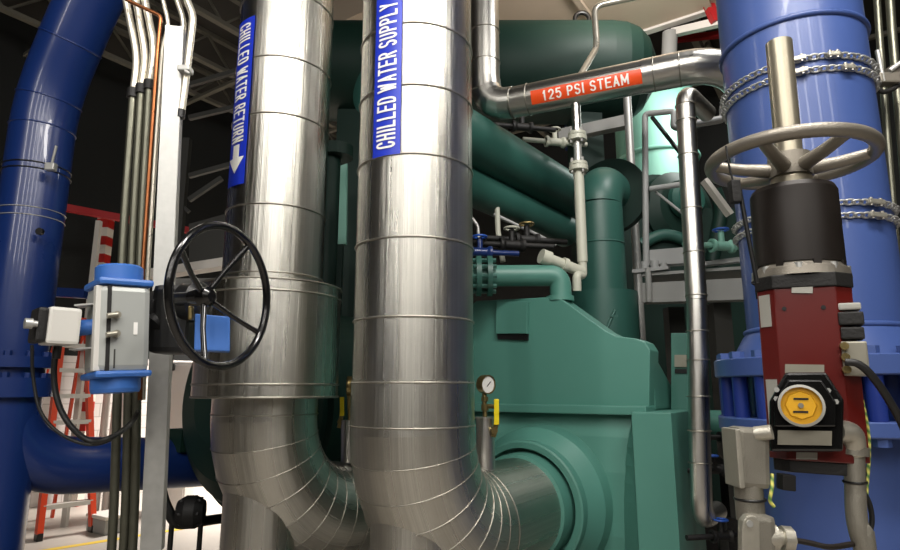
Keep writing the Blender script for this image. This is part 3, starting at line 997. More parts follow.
def sticker(name, x0, y0, x1, y1, k, mat, t=.002, par=None):
    return part(name, par or act, mat, MB().prism([front(x0, y0, k), front(x1, y0, k), front(x1, y1, k), front(x0, y1, k)], an*t))
np_ = sticker('nameplate', 777, 431.5, 831, 446, .056, 'plate', .003, db)
for y in (435, 439, 443):
    pass
sticker('hinge_plate', 783, 365, 822, 374, .001, 'plate', .004)
sticker('name_sticker', 788, 285.5, 809, 293.5, .001, 'paper')
sticker('small_sticker', 796, 453, 817, 460, .001, 'paper')
for x, y in ((781, 309.5), (820, 307.5)):
    part('screw_hole', act, 'black', MB().disc(front(x, y, -.001), an, .005, .003, 12))
for x, y in ((775, 400), (775, 391), (826, 391), (834, 402)):
    part('screw', db, 'galv', MB().disc(front(x, y, .052), an, .006, .012, 6))
# chamfer stickers at the left
cn = (an - ae).normalized(); ce = (an + ae).normalized()
cc = aax - ae*(AW-.018) + an*(AW-.018) 
def cham(h0, h1, z0, z1, mat, name):
    part(name, act, mat, MB().prism([cc+cn*.001+ce*a+Z*z for a, z in ((h0, z0), (h1, z0), (h1, z1), (h0, z1))], cn*.002))
cham(-.018, .014, az(325), az(292), 'paper', 'side_sticker')
cham(-.016, .016, az(428), az(380), 'paper', 'side_sticker')
# switch gear on the right
sx = aax + ae*(AW-.012)
def rbox(name, y0, y1, mat, dep=.05, wid=.06, off=.075):
    z0, z1 = az(y1), az(y0)
    return part(name, act, mat, MB().box(sx + an*off + Z*((z0+z1)/2), (dep, wid, z1-z0), (ae, an, Z), .004))
rbox('tag_plate', 304, 311, 'paper', .045, .05)
rbox('plug', 313, 326, 'black_matte')
rbox('plug', 328, 340, 'black_matte', .046)
gb = rbox('gland_block', 342, 376, 'plate', .05)
for y in (347, 358, 370):
    part('gland', gb, 'brass', MB().tube([sx+an*.09-ae*.02+Z*az(y), sx+an*.125-ae*.02+Z*az(y)], .009, 10))
# black tell-tale rod beside the drum
ro_ = thing('indicator_rod', 'thin black rod and block leaning beside the brown drum', 'rod', at(757, 283, 1.36))
part('rod', ro_, 'black', MB().tube([at(738, 182, 1.36), at(757, 283, 1.36)], .005, 10))
part('block', ro_, 'black_matte', MB().beam(at(733.5, 181, 1.36), at(736, 203, 1.36), .022, .024, V((0, 1, 0)), .003))
part('wire', ro_, 'black', MB().tube(smooth_curve([at(726, 146, 1.36), at(729, 165, 1.36), at(733, 181, 1.36)]), .0025, 6))
# conduit bodies and cables
def conduit_body(label, x0, x1, y0, y1, Y, mat='cast'):
    t = thing('conduit_fitting', label, 'conduit fitting', at((x0+x1)/2, y1, Y))
    a, b = at((x0+x1)/2, y0, Y), at((x0+x1)/2+1, y1, Y)
    w_ = (x1-x0)*ppm(x0, y0, Y)
    part('body', t, mat, MB().beam(a, b, w_, w_*.9, V((0, 1, 0)), .012))
    return t, w_
cbt, w_ = conduit_body('long grey conduit fitting left of the red actuator', 732, 763, 427, 487, 1.4)
part('neck', cbt, 'cast_bright', MB().tube([at(755, 434, 1.38), at(772, 432, 1.36)], .016, 16))
part('cover', cbt, 'cast_bright', MB().beam(at(730.5, 428, 1.39), at(735, 486, 1.39), .012, .07, V((0, 1, 0)), .003))
part('tube', cbt, 'cast', MB().tube([at(748, 484, 1.4), at(751, 520, 1.4)], .030, 20))
part('ring', cbt, 'black', MB().torus(at(750, 499, 1.4), Z, .031, .003, 24, 6))
cbt2, w2 = conduit_body('oblong grey conduit fitting with a screwed cover at the bottom edge', 742, 770, 513, 600, 1.38)
part('cover', cbt2, 'cast_bright', MB().prism([at(x, y, 1.30) for x, y in ((742, 530), (743, 521), (747, 516), (752, 515), (757, 517), (760, 522), (761, 590), (742, 590))], (0, .02, 0), .003))
part('screw', cbt2, 'galv', MB().disc(at(750, 524, 1.298), (0, 1, 0), .007, .01, 12))
part('gland', cbt2, 'cast_bright', MB().tube([at(765, 537, 1.38), at(775, 537, 1.38)], .028, 16).tube([at(775, 537, 1.38), at(781, 538, 1.38)], .018, 12).tube([at(781, 538, 1.38), at(791, 539, 1.38)], .026, 8))
part('cable', cbt2, 'brown_drum', MB().tube(smooth_curve([at(788, 539, 1.38), at(810, 543, 1.38), at(830, 547, 1.38), at(853, 544, 1.4)]), .006, 10), 'brown cable')
part('tube', cbt2, 'cast', MB().tube([at(756, 600, 1.38), V((at(756, 600, 1.38).x, 1.38, .0))], .03, 16))
rc = thing('elbow_conduit', 'grey conduit dropping from an elbow at the right of the red actuator', 'conduit', at(866, 560, 1.4))
part('elbow', rc, 'cast_bright', MB().tube(fillet([at(836, 431, 1.37), at(853, 432, 1.38), at(854, 452, 1.4)], .05), .024, 18))
part('collar', rc, 'cast', MB().tube([at(854, 446, 1.4), at(854, 455, 1.4)], .03, 18))
low = at(868, 575, 1.4)
part('tube', rc, 'cast', MB().tube(smooth_curve([at(854, 454, 1.4), at(855, 480, 1.4), at(857, 520, 1.4), at(866, 556, 1.4), low, V((low.x, low.y, 0))]), .021, 18))
part('ring', rc, 'black', MB().torus(at(855, 482, 1.4), Z, .022, .003, 24, 6))
tag(link('cable', MB().tube(smooth_curve([at(855, 482, 1.42), at(868, 500, 1.42), at(872, 522, 1.42), at(866, 540, 1.42), at(858, 546, 1.41)]), .0055, 10), 'rubber'), 'black cable looping beside the grey elbow conduit', 'cable')
tag(link('cable', MB().tube(smooth_curve([at(845, 362, 1.34), at(858, 364, 1.33), at(872, 376, 1.33), at(890, 402, 1.35), at(905, 432, 1.38), at(912, 470, 1.42), at(915, 560, 1.5), V((at(915, 560, 1.5).x, 1.5, .0))]), .0085, 10), 'rubber'), 'black cable curving from the brass glands to the right edge', 'cable')
tag(link('earth_wire', MB().tube(smooth_curve([at(772, 474, 1.38), at(772, 488, 1.37), at(770, 500, 1.37), at(774, 507, 1.37)]), .004, 8), 'earth_wire'), 'short green and yellow wire hanging under the red actuator', 'wire')
tag(link('earth_wire', MB().tube(smooth_curve([at(862, 400, 1.5), at(868, 430, 1.5), at(869, 455, 1.5), at(867, 485, 1.5), at(866, 500, 1.5), at(862, 514, 1.5)]), .004, 8), 'earth_wire'), 'long green and yellow wire hanging right of the red actuator', 'wire')
ts_ = thing('tool_stub', 'small dark block hanging under the red actuator', 'block', at(785, 488, 1.42))
part('body', ts_, 'black_matte', MB().beam(at(786, 474, 1.42), at(786, 490, 1.42), .03, .03, V((0, 1, 0)), .003))

# ================================================================== black handwheel valve and blue/grey actuator on the left
gbx = at(176, 320, 2.12)
wc = at(223, 295.5, 1.78)
wn = V((.94, -.34, 0)).normalized()
wv_ = thing('handwheel_valve', 'black valve with a round handwheel in front of the return pipe', 'valve', at(180, 360, 1.92))
HR = 70*ppm(217, 295, 1.78)
hw = part('handwheel', wv_, 'black_gloss', MB().torus(wc, wn, HR, .0125, 72, 14), 'black handwheel rim')
hub = wc - wn*.07
part('hub', hw, 'black_gloss', MB().lathe([(0, -.05), (.022, -.05), (.03, -.01), (.03, .02), (.018, .03), (0, .03)], hub, wn, 24))
wx = Z.cross(wn).normalized(); wy = wn.cross(wx)
for deg in (150, 60, -28, -105):
    a = R(deg)
    dv = wx*math.cos(a) + wy*math.sin(a)
    part('spoke', hw, 'black_gloss', MB().tube([hub, hub.lerp(wc+dv*HR, .5)-wn*.006, wc+dv*HR], [.010, .008, .009], 10))
part('spindle', wv_, 'black', MB().tube([hub, hub-wn*.12, gbx+V((.04, -.03, .06))], .018, 14))
part('gearbox', wv_, 'black', MB().box(gbx, (.13, .12, .24), None, .02).lathe([(.07, 0), (.07, .05), (.04, .07), (0, .07)], gbx+V((.05, -.03, .06)), wn, 28))
part('gearbox_flange', wv_, 'black_matte', MB().lathe([(0, 0), (.09, 0), (.09, .03), (0, .03)], gbx+V((-.055, .02, .02)), (-1, 0, 0), 28))
part('lock', wv_, 'brass', MB().beam(at(191, 306, 1.84), at(191, 320, 1.84), .012, .02, V((0, 1, 0)), .004))
bb = [at(x, y, 1.95) for x, y in ((195, 313.5), (230, 316.5), (230, 351.5), (194, 350))]
part('blue_cover', wv_, 'tag_blue', MB().prism(bb, (-.03, .08, 0), .004), 'blue cover box')

LAY = 2.0
yaw = R(45)
lx = V((math.cos(yaw), math.sin(yaw), 0)); ly = V((-math.sin(yaw), math.cos(yaw), 0))
lc = at(122, 328, LAY)
def lz(y): return at(121, y, LAY-.1).z
pa = thing('pneumatic_actuator', 'grey and blue upright pneumatic actuator at the left of the handwheel', 'actuator', V((lc.x, lc.y, lz(393))))
pa.rotation_euler = (0, R(-4), 0)
def lbox(name, par, mat, x, y, z0, z1, sx, sy, bev=.006, label=None):
    return part(name, par, mat, MB().box(V((lc.x, lc.y, (z0+z1)/2)) + lx*x + ly*y, (sx, sy, z1-z0), (lx, ly, Z), bev), label)
BWd = .155
lbox('body', pa, 'grey_body', 0, 0, lz(372), lz(284), BWd, .16, .02)
lbox('end_plate', pa, 'actuator_blue', 0, 0, lz(284), lz(277), BWd+.014, .175, .01, 'blue end plate')
lbox('end_plate', pa, 'actuator_blue', 0, 0, lz(378), lz(371), BWd+.014, .175, .01, 'blue end plate')
part('end_cap', pa, 'actuator_blue', MB().lathe([(0, 0), (.073, 0), (.073, .05), (.068, .056), (0, .06)], V((lc.x, lc.y, lz(278))), Z, 40), 'blue round cap')
part('end_cap', pa, 'actuator_blue', MB().lathe([(0, 0), (.07, 0), (.074, .012), (.074, .06), (0, .06)], V((lc.x, lc.y, lz(393))), Z, 40), 'blue round cap')
lbox('groove', pa, 'black_matte', -.05, -.079, lz(371), lz(285), .012, .006, 0)
lbox('side_rail', pa, 'box_white', -.078, -.06, lz(371), lz(285), .02, .03, .004)
for y in (315, 334):
    p = V((lc.x, lc.y, lz(y))) + lx*(-.03) - ly*.08
    part('port', pa, 'plate', MB().tube([p, p-ly*.018], .012, 14).tube([p-ly*.018, p-ly*.018-lx*.03-Z*.005], .009, 10))
part('drain_slot', pa, 'beam_dark', MB().box(V((lc.x, lc.y, lz(359))) + lx*(-.03) - ly*.081, (.004, .003, .06), (lx, ly, Z)))
part('sticker', pa, 'white', MB().box(V((lc.x, lc.y, lz(328))) + lx*.03 - ly*.081, (.012, .003, .04), (lx, ly, Z)))
sh = V((lc.x, lc.y, lz(325)))
part('shaft', pa, 'black', MB().tube([sh+lx*.09, gbx-V((.05, 0, 0))], .05, 20))
# positioner
pc = at(60, 327, 1.9)
ps = thing('positioner', 'small light grey box fixed to the left of the pneumatic actuator', 'positioner', at(58, 347, 2.0))
part('case', ps, 'box_white', MB().box(pc, (.09, .115, .115), (lx, ly, Z), .01))
part('lid', ps, 'black_matte', MB().box(pc-lx*.058, (.03, .108, .108), (lx, ly, Z), .01), 'dark side lid')
part('gauge_knob', ps, 'galv', MB().tube([pc-lx*.07-ly*.05, pc-lx*.083-ly*.05], .01, 12).disc(pc-lx*.083-ly*.05, -lx, .016, .02, 14))
part('coupling', ps, 'actuator_blue', MB().tube([pc+lx*.05, sh-lx*.075], .026, 20), 'blue coupling')
part('bracket', ps, 'galv', MB().beam(pc+lx*.04+Z*.07, sh-lx*.075+Z*.072, .06, .005))
part('bracket', ps, 'galv', MB().beam(pc+lx*.04-Z*.07, sh-lx*.075-Z*.07, .06, .005))
part('gland', ps, 'black', MB().tube([pc-Z*.06, pc-Z*.10], .012, 12))
# cable loop from the positioner
tag(link('cable', MB().tube(smooth_curve([at(56, 346, 2.0), at(54, 375, 2.02), at(58, 402, 2.02), at(70, 425, 2.02), at(90, 441, 2.04), at(112, 437, 2.05), at(130, 424, 2.2), at(138, 412, 2.36)]), .0095, 10), 'rubber'), 'thick dark grey cable looping below the pneumatic actuator', 'cable')
tag(link('cable', MB().tube(smooth_curve([at(32, 345, 2.0), at(33, 375, 2.02), at(40, 410, 2.02), at(58, 432, 2.02), at(85, 444, 2.03), at(108, 441, 2.1), at(124, 428, 2.36)]), .0055, 10), 'rubber'), 'thin black cable looping beneath the positioner box', 'cable')

# ================================================================== deep blue pipe at the left
NY = 3.7
NR = .185
np0 = at(30, 225, NY)
nax = V((np0.x, np0.y, 0))
npz = thing('blue_pipe', 'deep navy blue pipe at the left edge, leaning away near the roof', 'pipe', nax)
kz = at(40, 108, NY).z
bend = fillet([nax+Z*(kz-.5), nax+Z*(kz+.05), at(92, -8, NY-.15), at(150, -110, NY-.3)], .5, 10)
part('upright_tube', npz, 'navy', MB().tube([nax+Z*.02, nax+Z*2.0] + bend, NR, 48))
for q in (2, 6, 12):
    d = (bend[q+1]-bend[q]).normalized()
    part('weld', npz, 'navy', MB().torus(bend[q], d, NR, .006, 48, 8))
for y in (205, 213):
    part('tie_wire', npz, 'galv', MB().torus(nax+Z*at(30, y, NY-.18).z, Z, NR+.002, .003, 48, 6))
for y in (160, 166):
    part('hose_clip', npz, 'black', MB().torus(nax+Z*at(30, y, NY-.18).z, Z, NR+.003, .004, 48, 6))
hc = at(51, 167, NY-.2)
part('clip_screw', npz, 'galv', MB().box(hc, (.06, .04, .05), None, .008).tube([hc, hc+V((.03, -.02, .13))], .008, 8))
part('tapping_hole', npz, 'black', MB().disc(at(41, 232, NY-.165), V((-.0, -1, 0)), .022, .02, 16))
for y0, y1 in ((368, 357), (397, 378)):
    z0, z1 = at(20, y0, NY).z, at(20, y1, NY).z
    f_ = part('flange', npz, 'navy', MB().disc(nax+Z*z0, Z, .235, z1-z0, 48))
    bolt_set(f_, 'nut', 'navy', nax+Z*(z1-.001), Z, .21, 12, .022, .03)
zh = at(90, 467, NY).z
hr = .178
q0 = nax + Z*at(0, 400, NY).z
q1 = V((nax.x, nax.y, zh))
end = at(206, 462, 4.8)
pth = fillet([nax+Z*(zh+1.0), q1, end], .44, 14)
part('branch_tube', npz, 'navy', MB().tube(pth, hr, 44), 'horizontal branch')

# ================================================================== conduit bank on the strut
SY = 2.32
sa, sb = at(174.5, 26, SY), at(150.5, 552, SY)
sbb = V((sb.x, sb.y, 0))
stt_ = thing('strut_channel', 'galvanised upright channel holding the conduits left of the return pipe', 'channel', sbb)
sdir = (sa-sb).normalized()
sxx = V((1, .25, 0)); sxx = (sxx - sdir*sxx.dot(sdir)).normalized(); syy = sdir.cross(sxx)
stL = (sa-sb).length
mid_ = (sa+sb)/2
part('web', stt_, 'galv', MB().box(mid_ - syy*.0, (.068, .004, stL), (sxx, syy, sdir)).beam(sb, V((sb.x, sb.y, .0)), .068, .03, V((0, 1, 0))))
part('lip', stt_, 'galv', MB().box(mid_ - sxx*.034 + syy*.03, (.004, .06, stL), (sxx, syy, sdir)))
part('lip', stt_, 'galv', MB().box(mid_ + sxx*.034 + syy*.03, (.004, .06, stL), (sxx, syy, sdir)))
def conduit(label, pix, Y, r, mat, rad=.05, name='conduit', toceil=False, tofloor=False):
    pts = [at(x, y, Y) for x, y in pix]
    if toceil:
        d = (pts[0]-pts[1]).normalized()
        pts = [pts[0]+d*.5] + pts[1:]
    if tofloor:
        pts = pts + [V((pts[-1].x, pts[-1].y, 0))]
    return tag(link(name, MB().tube(fillet(pts, rad, 5), r, 14), mat), label, 'tube' if name == 'copper_tube' else 'conduit')
cy = SY+.06
for i, (top_, low_) in enumerate(((((124, -12), (127, 5), (137.5, 58), (133.5, 92)), ((133, 95), (121, 265), (113, 552))),
                               (((134, -12), (137, 5), (146, 58), (141.5, 88)), ((141.5, 90), (131, 265), (125, 552))),
                               (((142, -12), (145, 0), (155, 49), (149.5, 84)), ((149.5, 86), (139.5, 265), (134, 552))))):
    w3 = ('leftmost', 'middle', 'right-hand')[i]
    conduit('%s bright bent conduit of the three at the top left' % w3, top_, cy, .0155, 'conduit_bright', .08, toceil=True)
    conduit('%s dull upright conduit of the three beside the galvanised channel' % w3, low_, cy, .0165, 'conduit', .3, tofloor=True)
for i, (x, y) in enumerate(((133.3, 93), (141.5, 89), (149.5, 85))):
    o = link('coupling', MB().tube([at(x+.3, y-4, cy), at(x-.5, y+5, cy)], .024, 12), 'black_matte')
    tag(o, '%s dark coupling joining the bright and dull conduits' % ('leftmost', 'middle', 'right-hand')[i], 'coupling')
conduit('copper tube running down beside the galvanised channel', [(122, -4), (128, 0.5), (161, 16), (157.5, 50), (152, 130), (143, 265), (140, 400)], SY+.0, .0085, 'copper', .02, 'copper_tube')
conduit('slim bright conduit hugging the left edge of the channel', [(160, -12), (163, 0), (169, 25), (163, 45), (157, 130), (148.5, 262), (143, 400)], SY+.05, .009, 'conduit_bright', .04)
conduit('slim bright conduit bending behind the channel top', [(173, -12), (177, 0), (184, 20), (182, 60)], SY+.07, .012, 'conduit_bright', .05)
cr_ = thing('conduit', 'thick bright conduit bent to the right of the channel top', 'conduit', at(181, 112, SY))
part('tube', cr_, 'conduit_bright', MB().tube(fillet([at(180, -20, SY+.02), at(187, 0, SY+.02), at(193.5, 16, SY+.02), at(187, 70, SY+.02), at(181.5, 111, SY+.02)], .06, 6), .0155, 14))
part('clamp', cr_, 'galv', MB().box(at(185.5, 70, SY), (.05, .05, .025), None, .005).tube([at(185, 71, SY-.02), at(190, 74, SY-.02)], .008, 8))
part('end_bush', cr_, 'black', MB().tube([at(181.5, 110, SY+.02), at(180.5, 118, SY+.02)], .017, 12))

# ================================================================== background, left
# step ladder
fl_, fr_ = ground(38, 541), ground(92, 532)
LYm = (fl_.y+fr_.y)/2
lad = thing('step_ladder', 'orange step ladder with pale treads behind the navy pipe', 'ladder', (fl_+fr_)/2)
ld = (fr_-fl_).normalized(); ln = Z.cross(ld)
ltop = (fl_+fr_)/2 + ln*.45 + Z*2.45
rails = []
for s_, f_ in ((-1, fl_), (1, fr_)):
    tp_ = ltop + ld*s_*.13
    rails.append((f_, tp_))
    part('rail', lad, 'orange', MB().beam(f_+Z*.06, tp_, .06, .085, ln))
    part('foot', lad, 'black', MB().box(f_+Z*.04, (.06, .11, .08), (ld, ln, Z), .01))
    part('rear_rail', lad, 'orange', MB().beam(f_+ln*1.25+Z*.0, tp_+ln*.06, .03, .05, ln))
for i in range(7):
    t_ = (.33+.3*i)/2.45
    a, b = rails[0][0].lerp(rails[0][1], t_), rails[1][0].lerp(rails[1][1], t_)
    part('tread', lad, 'rail_white', MB().beam(a, b, .10, .05, Z))
part('top_cap', lad, 'orange', MB().box(ltop, (.34, .2, .05), (ld, ln, Z), .01))
# white pipes and box behind the ladder
for i, x in enumerate((94, 104, 112)):
    o = ground(x, 521)
    tag(link('wall_pipe', MB().tube([V((o.x, o.y, 0)), V((o.x, o.y, 2.4))], .045, 14), 'rail_white'), ('left', 'middle', 'right')[i] + ' one of three upright white pipes behind the ladder', 'pipe')
o = ground(108, 531)
fb = thing('fitting_box', 'low grey box on the floor to the right of the ladder foot', 'box', o)
part('body', fb, 'beam_grey', MB().box(o+Z*.08, (.42, .3, .16), (U, W, Z), .02))
part('lid', fb, 'rail_white', MB().box(o+Z*.18, (.44, .32, .04), (U, W, Z), .01))
# wall cabinet
c0 = at(172, 398, 8.3)
ck = thing('electric_cabinet', 'white cabinet with coloured stickers behind the galvanised channel', 'cabinet', V((c0.x, c0.y, .0)))
cw, chh = .55, at(172, 362, 8.3).z
part('body', ck, 'cab_white', MB().box(V((c0.x, c0.y+.15, chh/2)), (cw, .3, chh), None, .01))
part('door', ck, 'cab_white', MB().box(V((c0.x+.02, c0.y-.01, chh/2+.02)), (cw-.08, .02, chh-.12), None, .005))
for y, m_ in ((376, 'red_beam'), (385, 'yellow'), (392, 'green')):
    part('sticker', ck, m_, MB().box(at(166, y, 8.28), (.07, .01, .09)))
part('lamp_unit', ck, 'black', MB().box(at(168, 367, 8.26), (.18, .08, .1), None, .02))
# low black pipe stand by the return leg
pb = thing('pipe_stand', 'black bent pipe with a valve standing low beside the return leg', 'stand', ground(202, 560))
pp = [at(160, 480, 3.9), at(163, 499, 3.9), at(175, 525, 3.9), at(232, 517, 4.3)]
part('bent_tube', pb, 'black', MB().tube(fillet(pp, .06), .032, 14))
part('valve_body', pb, 'black_matte', MB().lathe([(0, -.09), (.07, -.08), (.10, -.03), (.10, .03), (.07, .08), (0, .09)], at(191, 512, 3.95), (1, .2, 0), 12).bolts(at(191, 512, 3.95)-V((.06, .01, 0)), (1, .2, 0), .08, 6, .014, .12))
lp = at(201, 521, 4.05)
part('leg', pb, 'black', MB().tube([lp, V((lp.x, lp.y, 0))], .016, 12))
lp2 = at(163, 499, 3.9)
part('leg', pb, 'black', MB().tube([at(172, 522, 3.9), V((at(172, 522, 3.9).x, 3.9, 0))], .016, 12))
# striped post, red beam, white post
sp0 = at(105, 230, 8.9)
tag(link('striped_post', MB().box(V((sp0.x, sp0.y, at(105, 218, 8.9).z/2)), (.17, .17, at(105, 218, 8.9).z)), 'stripes'), 'red and white striped post far behind the conduits', 'post')
tag(link('guard_post', MB().box(V((at(97, 240, 7.6).x, 7.6, at(97, 221, 7.6).z/2)), (.06, .06, at(97, 221, 7.6).z)), 'rail_white'), 'thin white post left of the striped post', 'post')
tag(link('steel_girder', MB().beam(at(40, 203, 7.2), at(240, 240, 9.2), .08, .09), 'red_beam'), 'red horizontal girder running behind the conduits', 'girder')
tag(link('blue_bar', MB().beam(at(50, 292, 5.2), at(86, 294, 5.2), .06, .08), 'navy'), 'short navy bar just behind the positioner box', 'bar')
# pale rail and dark frames behind the handwheel
tag(link('cable_tray', MB().beam(at(150, 275, 5.2), at(236, 262, 5.0), .14, .075), 'rail_white'), 'pale straight tray seen through the top of the black handwheel', 'tray')
tag(link('cable_tray', MB().beam(at(150, 283, 5.6), at(230, 282, 5.4), .10, .06), 'beam_grey'), 'grey tray seen through the handwheel below the pale one', 'tray')
df = thing('steel_bracing', 'dark braced steel frame in the gloom left of the return pipe', 'frame', V((at(189, 200, 6.4).x, 6.4, 0)))
def bar(x0, y0, x1, y1, w_=.05, Y0=6.4, Y1=6.4, mat='beam_dark'):
    part('bar', df, mat, MB().beam(at(x0, y0, Y0), at(x1, y1, Y1), w_, w_))
x_ = at(189, 120, 6.4)
part('post', df, 'beam_dark', MB().box(V((x_.x, 6.4, 2.2)), (.08, .08, 4.4)))
bar(189, 176, 240, 162); bar(170, 195, 189, 212, .04); bar(189, 200, 222, 178, .05); bar(189, 85, 240, 70); bar(189, 118, 240, 106, .05)
part('panel', df, 'beam_dark', MB().prism([at(x, y, 6.3) for x, y in ((189, 224), (225, 214), (225, 262), (189, 268))], (0, .05, 0)))
# ================================================================== background, right
# grey platform with handrail
PY = 4.45
PD = U
def onp(px, py, k=0.):
    return onw(px, py, 4.25+k)
plat = thing('service_platform', 'grey steel platform with handrail behind the slim silver drain pipe', 'platform', V((onp(690, 300).x, onp(690, 300).y, 0)))
def pface(name, pts, mat, dep):
    return part(name, plat, mat, MB().prism([onp(x, y) for x, y in pts], W*dep))
pface('fascia', ((642, 283), (760, 277), (760, 299), (642, 302.5)), 'beam_grey', .12)
pface('deck', ((641, 273), (760, 265), (760, 268), (641, 276)), 'beam_grey', 1.2)
pface('fascia', ((649.5, 250), (686, 247), (686, 263), (649.5, 265)), 'grey_rail', .1)
pface('toe_plate', ((700, 262), (760, 254), (760, 259), (700, 266)), 'grey_rail', .06)
for (a, b) in (((648, 268), (649, 302)),):
    part('stiffener', plat, 'beam_grey', MB().tube([onp(*a, -.02), onp(*b, -.02)], .022, 12))
for pq, r_ in (((((646, 270), (645, 114), (674, 111), (673, 128), (682, 128))), .022), ((((650, 189), (690, 183))), .02)):
    part('rail', plat, 'grey_rail', MB().tube(fillet([onp(x, y) for x, y in pq], .03, 4), r_, 14))
part('brace', plat, 'black', MB().tube([onp(652, 117, .03), onp(681, 154, .03)], .016, 10))
part('brace', plat, 'grey_rail', MB().tube([onp(656, 192, .03), onp(686, 216, .03)], .01, 10))
part('nuts', plat, 'grey_rail', MB().box(onp(651, 270), (.25, .06, .025), (U, W, Z)).disc(onp(645, 270), Z, .03, .06, 8).disc(onp(655, 269), Z, .03, .06, 8).disc(onp(664, 270), Z, .025, .05, 8))
part('support', plat, 'beam_dark', MB().box(V((onp(712, 300).x, onp(712, 300).y, onp(712, 300).z/2))+W*.2, (.12, .12, onp(712, 300).z)))
part('support', plat, 'beam_dark', MB().box(V((onp(655, 300).x, onp(655, 300).y, onp(655, 300).z/2))+W*.5, (.12, .12, onp(655, 300).z)))
# green tank beyond the rail, strong light put into its pale colour
o = at(655, 140, 7.4)
tk = thing('pale_tank', 'brightly lit pale green tank beyond the handrail', 'tank', (o.x, o.y, 0))
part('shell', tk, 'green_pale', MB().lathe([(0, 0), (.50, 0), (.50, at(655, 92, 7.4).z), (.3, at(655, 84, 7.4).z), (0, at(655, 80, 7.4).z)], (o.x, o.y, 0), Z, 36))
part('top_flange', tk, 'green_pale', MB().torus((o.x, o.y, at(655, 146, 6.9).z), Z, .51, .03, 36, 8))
gc = at(668, 215, 6.3)
gs = thing('gear_housing', 'dark green machine housing in the gloom behind the handrail', 'machine', (gc.x, gc.y, 0))
part('case', gs, 'green_shaded', MB().lathe([(0, -.3), (.3, -.28), (.42, -.2), (.42, .1), (.5, .1), (.5, .2), (.3, .24), (.26, .8), (0, .8)], gc, (-.3, 1, 0), 32))
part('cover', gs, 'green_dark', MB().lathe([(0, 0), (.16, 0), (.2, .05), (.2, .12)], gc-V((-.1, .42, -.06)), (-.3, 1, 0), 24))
part('pedestal', gs, 'green_shaded', MB().box((gc.x, gc.y+.1, gc.z/2), (1.5, .7, gc.z)))
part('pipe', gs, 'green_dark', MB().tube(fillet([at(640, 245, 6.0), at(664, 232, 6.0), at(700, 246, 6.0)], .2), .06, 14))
part('pipe', gs, 'green_shaded', MB().tube(fillet([at(715, 190, 6.0), at(722, 210, 6.0), at(712, 262, 6.0)], .2), .07, 14))
# posts and valves near the tank
o = at(629, 130, 5.0)
tag(link('grey_pipe', MB().tube([V((o.x, o.y, 1.8)), V((o.x, o.y, at(628, 95, 5).z))], .035, 14), 'galv'), 'short pinkish grey upright pipe left of the pale tank', 'pipe')
tag(link('steel_girder', MB().beam(at(560, 136, 5.6), at(626, 122, 5.3), .1, .11), 'beam_grey'), 'grey girder behind the white pipe flanges', 'girder')
o = at(582, 128, 6.0)
tag(link('blue_cabinet', MB().box(V((o.x, o.y, o.z-.05)), (.34, .2, .34), None, .01).box(V((o.x, o.y+.2, (o.z)/2)), (.1, .1, o.z)), 'navy'), 'dark blue box behind the white pipe under the steam pipe', 'cabinet')
def small_valve(label, x, y, Y, mat='green_dark', hm='spare_blue', s=1.):
    c = at(x, y, Y)
    t = thing('small_valve', label, 'valve', c-Z*.1*s)
    part('body', t, mat, MB().lathe([(.03*s, -.09*s), (.05*s, -.09*s), (.05*s, -.07*s), (.035*s, -.05*s), (.035*s, .05*s), (.05*s, .07*s), (.05*s, .09*s), (.0, .09*s)], c, (1, .2, 0), 16))
    part('bonnet', t, mat, MB().tube([c, c+Z*.11*s], .022*s, 12))
    part('handwheel', t, hm, MB().torus(c+Z*.12*s, Z, .05*s, .009*s, 20, 8))
    part('pipe', t, mat, MB().tube([c-V((.3*s, .06*s, 0)), c+V((.3*s, .06*s, 0))], .022*s, 12))
    return t
small_valve('small valve with a blue handwheel left of the casing top', 480, 252, 4.0, 'navy', 'spare_blue', .9)
small_valve('small dark valve with a white handwheel near the sloping pipes', 512, 245, 4.1, 'black_matte', 'white_pipe')
small_valve('small brass valve among the dark pipework above the casing', 527, 240, 4.25, 'black_matte', 'brass')
small_valve('small white handled valve tucked under the steam pipe', 522, 127, 4.4, 'black_matte', 'white_pipe', .9)
small_valve('pale valve left of the white pipe flanges', 555, 142, 4.6, 'white_pipe', 'white_pipe', .9)
small_valve('small valve with a blue handwheel between platform and blue pipe', 722, 246, 3.8, 'green_pale', 'spare_blue', .9)
small_valve('tiny blue handled valve low beside the slim silver pipe', 728, 437, 3.4, 'black_matte', 'spare_blue', .6)
small_valve('tiny blue handled valve lower in the dark gap by the end box', 713, 470, 3.3, 'black_matte', 'spare_blue', .6)
small_valve('tiny blue handled valve lowest in the dark gap by the bottom edge', 722, 536, 3.0, 'black_matte', 'spare_blue', .6)
# brass / steel instrument lines above the casing
for i, (pts_, r_, mt, lb) in enumerate((
    ([(472, 218), (478, 226), (480, 262)], .012, 'galv', 'bent steel tube left of the small valves above the casing'),
    ([(497, 205), (498, 232), (503, 262)], .02, 'white_pipe', 'pale upright pipe among the small valves above the casing'),
    ([(488, 246), (520, 247), (546, 243)], .011, 'plate', 'level steel tube crossing the small valves above the casing'),
    ([(494, 214), (540, 236), (556, 245)], .012, 'grey_rail', 'lilac grey tube slanting under the sloping green pipes'),
    )):
    Yq = 4.3
    q = [at(x, y, Yq) for x, y in pts_]
    tag(link('instrument_tube', MB().tube(fillet(q, .03), r_, 10), mt), lb, 'tube')
tag(link('brace_bar', MB().beam(at(704, 180, 4.0), at(730, 215, 4.0), .03, .07, V((0, 1, 0))), 'rail_white'), 'pale slanting bar in the gap between the slim silver pipe and the blue pipe', 'bar')
